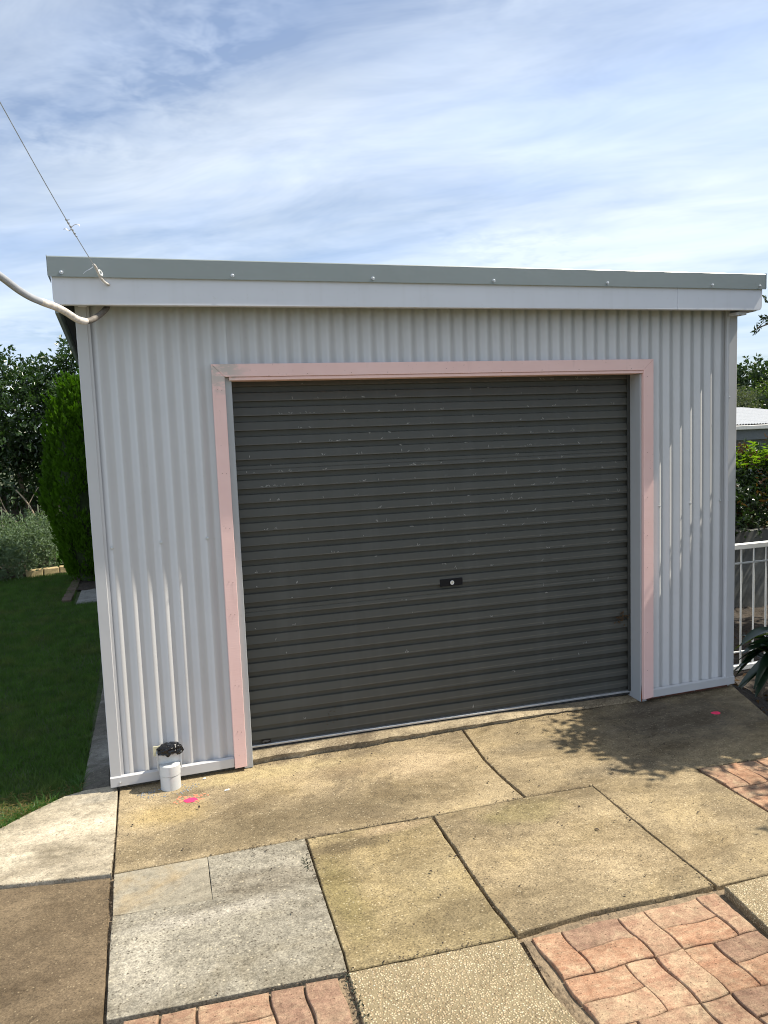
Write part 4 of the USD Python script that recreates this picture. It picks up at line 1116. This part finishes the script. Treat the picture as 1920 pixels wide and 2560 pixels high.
# ------------------------------------------------------------------ right side: railing, wall, hedge
ral = thing('railing', 'white metal railing with thin bars right of the garage', 'railing')
YR = .6
obj('top_rail', box(4.05, 6.2, YR - .022, YR + .022, .765, .805, .004), WHITE, ral)
obj('thin_rail', box(4.05, 6.2, YR - .006, YR + .006, .652, .664, .002), WHITE, ral)
obj('thin_rail', box(4.05, 6.2, YR - .006, YR + .006, -.022, -.010, .002), WHITE, ral)
obj('bottom_rail', box(4.05, 6.2, YR - .018, YR + .018, -.155, -.115, .003), WHITE, ral)
for k in range(14):
    x = 4.481 + .1155 * (k - 3)
    m = trimesh.creation.cylinder(.0068, .885, sections=10); m.apply_translation((x, YR, .325))
    obj('bar', m, WHITE, ral, smooth=50)
obj('garden_wall', cat_([box(4.0, 9.5, 2.22, 2.36, -.4, .60, .01)]), C_WALL, label='grey rendered wall behind the white railing and under the hedge', cat='wall')
rng = np.random.default_rng(61)
hd = thing('hedge', 'clipped hedge of dark, red and lime leaves behind the white railing', 'hedge')
hb = [(5.6, 2.75, .85, .5, .42, .42), (6.1, 2.75, .92, .5, .42, .42), (6.6, 2.75, .90, .5, .42, .42), (7.1, 2.75, .95, .5, .42, .42), (5.9, 2.45, .72, .5, .3, .3), (6.5, 2.45, .72, .5, .3, .3), (5.5, 2.4, .58, .35, .25, .22)]
m, _ = crown(rng, hb, 1500, 9, .055, .030, up=.3, shell=.45, spread=.11); obj('foliage', m, L_HEDGE, hd)
hb2 = [(b[0], b[1] - .05, b[2] + .12, b[3], b[4], b[5] * .9) for b in hb[:6]]
m, _ = crown(rng, hb2, 260, 6, .05, .026, up=.4, shell=.85, spread=.10); obj('red_leaves', m, L_RED, hd)
n = 240
P0 = np.stack([rng.uniform(5.4, 7.3, n), rng.uniform(2.45, 2.95, n), rng.uniform(1.16, 1.30, n)], 1)
P = np.repeat(P0, 9, 0); n9 = len(P); hgt = rng.random(n9)
P[:, 2] += hgt * np.repeat(.05 + .16 * rng.random(n) ** 2, 9)
a = rng.random(n9) * 6.28
m = leaves(P, np.stack([np.cos(a), np.sin(a), np.full(n9, .55)], 1), np.tile([0, 0, 1.0], (n9, 1)) + rng.normal(size=(n9, 3)) * .3, rng.uniform(.05, .10, n9), rng.uniform(.022, .036, n9), .2, .25)
obj('new_shoots', m, L_LIME, hd)
for k, x in enumerate((5.58, 6.4, 7.0)):
    obj('trunk', tube(spline([(x, 2.6, -.3), (x + .03, 2.55, .3), (x - .02, 2.6, .8)], 8), np.linspace(.045, .035, 8), 9), BARK, hd)
# dark sword leaved plant in front of the railing
rng = np.random.default_rng(67)
cd = thing('sword_plant', 'dark broad sword leaved plant leaning in front of the white railing', 'plant')
ctr = np.array([4.28, .02, .20])
obj('stem', tube(spline([(4.17, .10, -.22), (4.19, .07, -.08), (4.23, .04, .08), ctr], 12), np.linspace(.018, .013, 12), 9), BARK, cd, smooth=60)
obj('stem', tube(spline([(4.30, .12, -.22), (4.29, .10, -.05), (4.33, .08, .10), (4.42, .06, .2)], 12), np.linspace(.014, .010, 12), 9), BARK, cd, smooth=60)
for k in range(34):
    a = math.radians(rng.uniform(95, 275)) if k < 20 else rng.uniform(0, 6.28); el = rng.uniform(-.35, .75)
    L = rng.uniform(.26, .46)
    if k < 20: L = min(L, .40)
    s = np.linspace(0, 1, 9); dr = rng.uniform(.15, .5)
    c = ctr + rng.normal(size=3) * [.025, .025, .05] + np.stack([np.cos(a) * math.cos(el) * L * s, np.sin(a) * math.cos(el) * L * s * .55, math.sin(el) * L * s - dr * L * s ** 2], 1)
    wd = .034 * np.sin(np.pi * np.clip(s * .92 + .06, 0, 1)) ** .75
    sd = np.array([-np.sin(a), np.cos(a), .0]) + rng.normal(size=3) * .35; sd /= np.linalg.norm(sd); up = np.array([0, 0, .3])
    vv = np.vstack([c - sd * wd[:, None] + up * wd[:, None], c, c + sd * wd[:, None] + up * wd[:, None]]); f = []
    for i in range(8):
        for o in (0, 9):
            f += [[o + i, o + i + 1, o + 9 + i + 1], [o + i, o + 9 + i + 1, o + 9 + i]]
    obj('leaf', (vv, np.array(f)), L_CORDYL if k in (3, 11, 24) else L_CORDY, cd, smooth=60)
# loose rocks and leaf litter in the bed
rng = np.random.default_rng(71)
n = 500
x, y = rng.uniform(3.7, 5.4, n), rng.uniform(-.6, 1.6, n)
z = soilz(x, y)
obj('bed_litter', leaves(np.stack([x, y, z + .008], 1), np.c_[rng.normal(size=(n, 2)), rng.normal(size=n) * .25], np.tile([0, 0, 1.0], (n, 1)) + rng.normal(size=(n, 3)) * .3, rng.uniform(.02, .05, n), rng.uniform(.008, .022, n), .4), L_DRY, label='fallen dry leaves on the soil around the railing', cat='leaf litter', kind='stuff')

# shade tree standing outside the frame on the right, a twig of it in view
rng = np.random.default_rng(73)
tr = thing('shade_tree', 'small leaved tree whose twigs poke in past the right end of the roof', 'tree')
tb = [(4.66, -.58, 2.05, .50, .44, .42), (5.05, -.70, 2.35, .55, .45, .50), (5.5, -.75, 2.5, .6, .5, .6), (4.75, -.30, 1.62, .40, .28, .38), (5.3, -.45, 1.9, .6, .45, .5), (4.22, -.62, 2.0, .34, .34, .26), (4.40, -.45, 1.75, .32, .30, .28), (4.20, -.34, 1.85, .18, .16, .2),
      (5.0, -.98, 2.0, .6, .3, .4), (5.9, -.8, 2.2, .6, .5, .6), (4.62, -.10, 1.75, .36, .25, .50), (5.0, -.14, 2.32, .42, .28, .50), (4.58, -.07, 1.15, .25, .2, .45), (4.45, -.92, 2.2, .42, .26, .3),
      (6.2, -1.6, 1.6, .9, .8, 1.2), (6.6, -.4, 1.5, .9, .6, 1.3), (5.3, -1.9, 2.3, .7, .6, .7), (4.62, -.04, .72, .2, .12, .3), (6.7, 1.05, 2.0, .85, .55, .75), (6.3, .75, 1.5, .6, .35, .5)]
m, _ = crown(rng, tb, 7300, 11, .070, .038, up=.2, shell=.05, spread=.13); obj('foliage', m, L_SHADE, tr)
for q, r_ in (([(5.3, -.7, -.3), (5.28, -.68, .6), (5.2, -.66, 1.4), (5.1, -.68, 2.2)], .07), ([(5.2, -.66, 1.3), (4.9, -.6, 1.65), (4.6, -.55, 1.9)], .03), ([(5.2, -.66, 1.4), (5.5, -.7, 1.9), (5.7, -.75, 2.4)], .035), ([(5.26, -.67, 1.0), (5.8, -.1, 1.4), (6.4, .7, 1.8)], .035), ([(4.95, -.3, 2.05), (4.75, .1, 2.25), (4.62, .42, 2.40), (4.5, .5, 2.36)], .009)):
    obj('branch', tube(spline(q, 10), np.linspace(r_, r_ * .5, 10), 8), BARK, tr)
for q in ([(4.62, .45, 2.42), (4.57, .48, 2.41), (4.52, .5, 2.37), (4.495, .5, 2.33)], [(4.70, .48, 2.50), (4.62, .5, 2.53), (4.57, .5, 2.57)], [(4.66, .46, 2.46), (4.60, .5, 2.43), (4.555, .5, 2.44)]):
    c = spline(q, 10); obj('twig', tube(c, .0022, 5), BARK, tr)
    n = 34; i = rng.integers(1, 10, n)
    P = c[i] + rng.normal(size=(n, 3)) * .008
    obj('twig_leaves', leaves(P, rand_dirs(rng, n) + [-.3, 0, 0], rand_dirs(rng, n), rng.uniform(.025, .05, n), rng.uniform(.010, .016, n)), L_SHADE, tr)

# neighbour's low building and trees beyond
nb = thing('outbuilding', 'low dark outbuilding with a white corrugated roof beyond the hedge', 'building')
def roof_sheet(x0, x1):
    xs = np.arange(x0, x1, .0762 / 6); ys = np.linspace(9.85, 14.2, 6); X, Y = np.meshgrid(xs, ys)
    Z = 1.50 + (Y - 9.85) * .088 + .012 * np.cos(2 * np.pi * X / .0762)
    vv = np.stack([X, Y, Z], -1).reshape(-1, 3); nx = len(xs)
    i, j = np.meshgrid(np.arange(5), np.arange(nx - 1), indexing='ij')
    q = np.stack([i * nx + j, i * nx + j + 1, (i + 1) * nx + j + 1, (i + 1) * nx + j], -1).reshape(-1, 4)
    return vv, np.vstack([q[:, [0, 1, 2]], q[:, [0, 2, 3]]])
for k in range(7):
    obj('roof_sheet', roof_sheet(11.5 + .762 * k, 11.5 + .762 * (k + 1) + .02), ROOFW, nb)
obj('gutter', box(11.4, 17, 9.78, 9.87, 1.385, 1.475, .01), GUTTER, nb)
obj('wall', box(11.6, 16.8, 10.1, 14, -.34, 1.50, .01), SHEDW, nb)
obj('fascia', box(11.4, 17, 9.885, 9.93, 1.16, 1.44, .004), SHEDW, nb)
rng = np.random.default_rng(79)
def tree(name, label, blobs, ntw, per, ln, wd, mat, trunk, r_=.2):
    t = thing(name, label, 'tree')
    m, _ = crown(rng, blobs, ntw, per, ln, wd, up=.3, shell=.6, spread=.35, droop=.1)
    obj('crown', m, mat, t)
    obj('trunk', tube(spline(trunk, 8), np.linspace(r_, r_ * .6, 8), 9), BARK, t, smooth=60)
tree('round_tree', 'round dense dark green tree beyond the white outbuilding roof', [(20.9, 18, 2.35, .95, .9, .95), (20.3, 18, 2.1, .6, .7, .7), (21.5, 18.1, 2.1, .8, .8, .8), (20.8, 17.6, 1.7, .9, .6, .6), (22.2, 18.3, 1.9, .8, .8, .8)], 900, 9, .16, .10, L_FAR, [(20.9, 18, -.3), (20.9, 18, 1.0), (20.9, 18, 2.2)])
tree('bright_tree', 'smaller yellow green tree at the right of the round tree', [(19.55, 16, 2.05, .55, .5, .5), (20.1, 16, 2.2, .6, .5, .55), (20.6, 16.2, 2.0, .6, .5, .6)], 420, 9, .12, .06, L_FAR2, [(19.9, 16, -.3), (19.9, 16, 1.0), (19.95, 16, 2.0)], .12)
tree('grey_tree', 'pale grey green bush just above the ridge of the white outbuilding roof', [(17.2, 15.2, 2.0, .42, .4, .32), (17.8, 15.3, 1.95, .42, .4, .3), (16.9, 15.2, 2.15, .25, .3, .3)], 260, 8, .10, .05, L_FARG, [(17.4, 15.2, -.3), (17.4, 15.2, 1.0), (17.4, 15.2, 2.0)], .08)
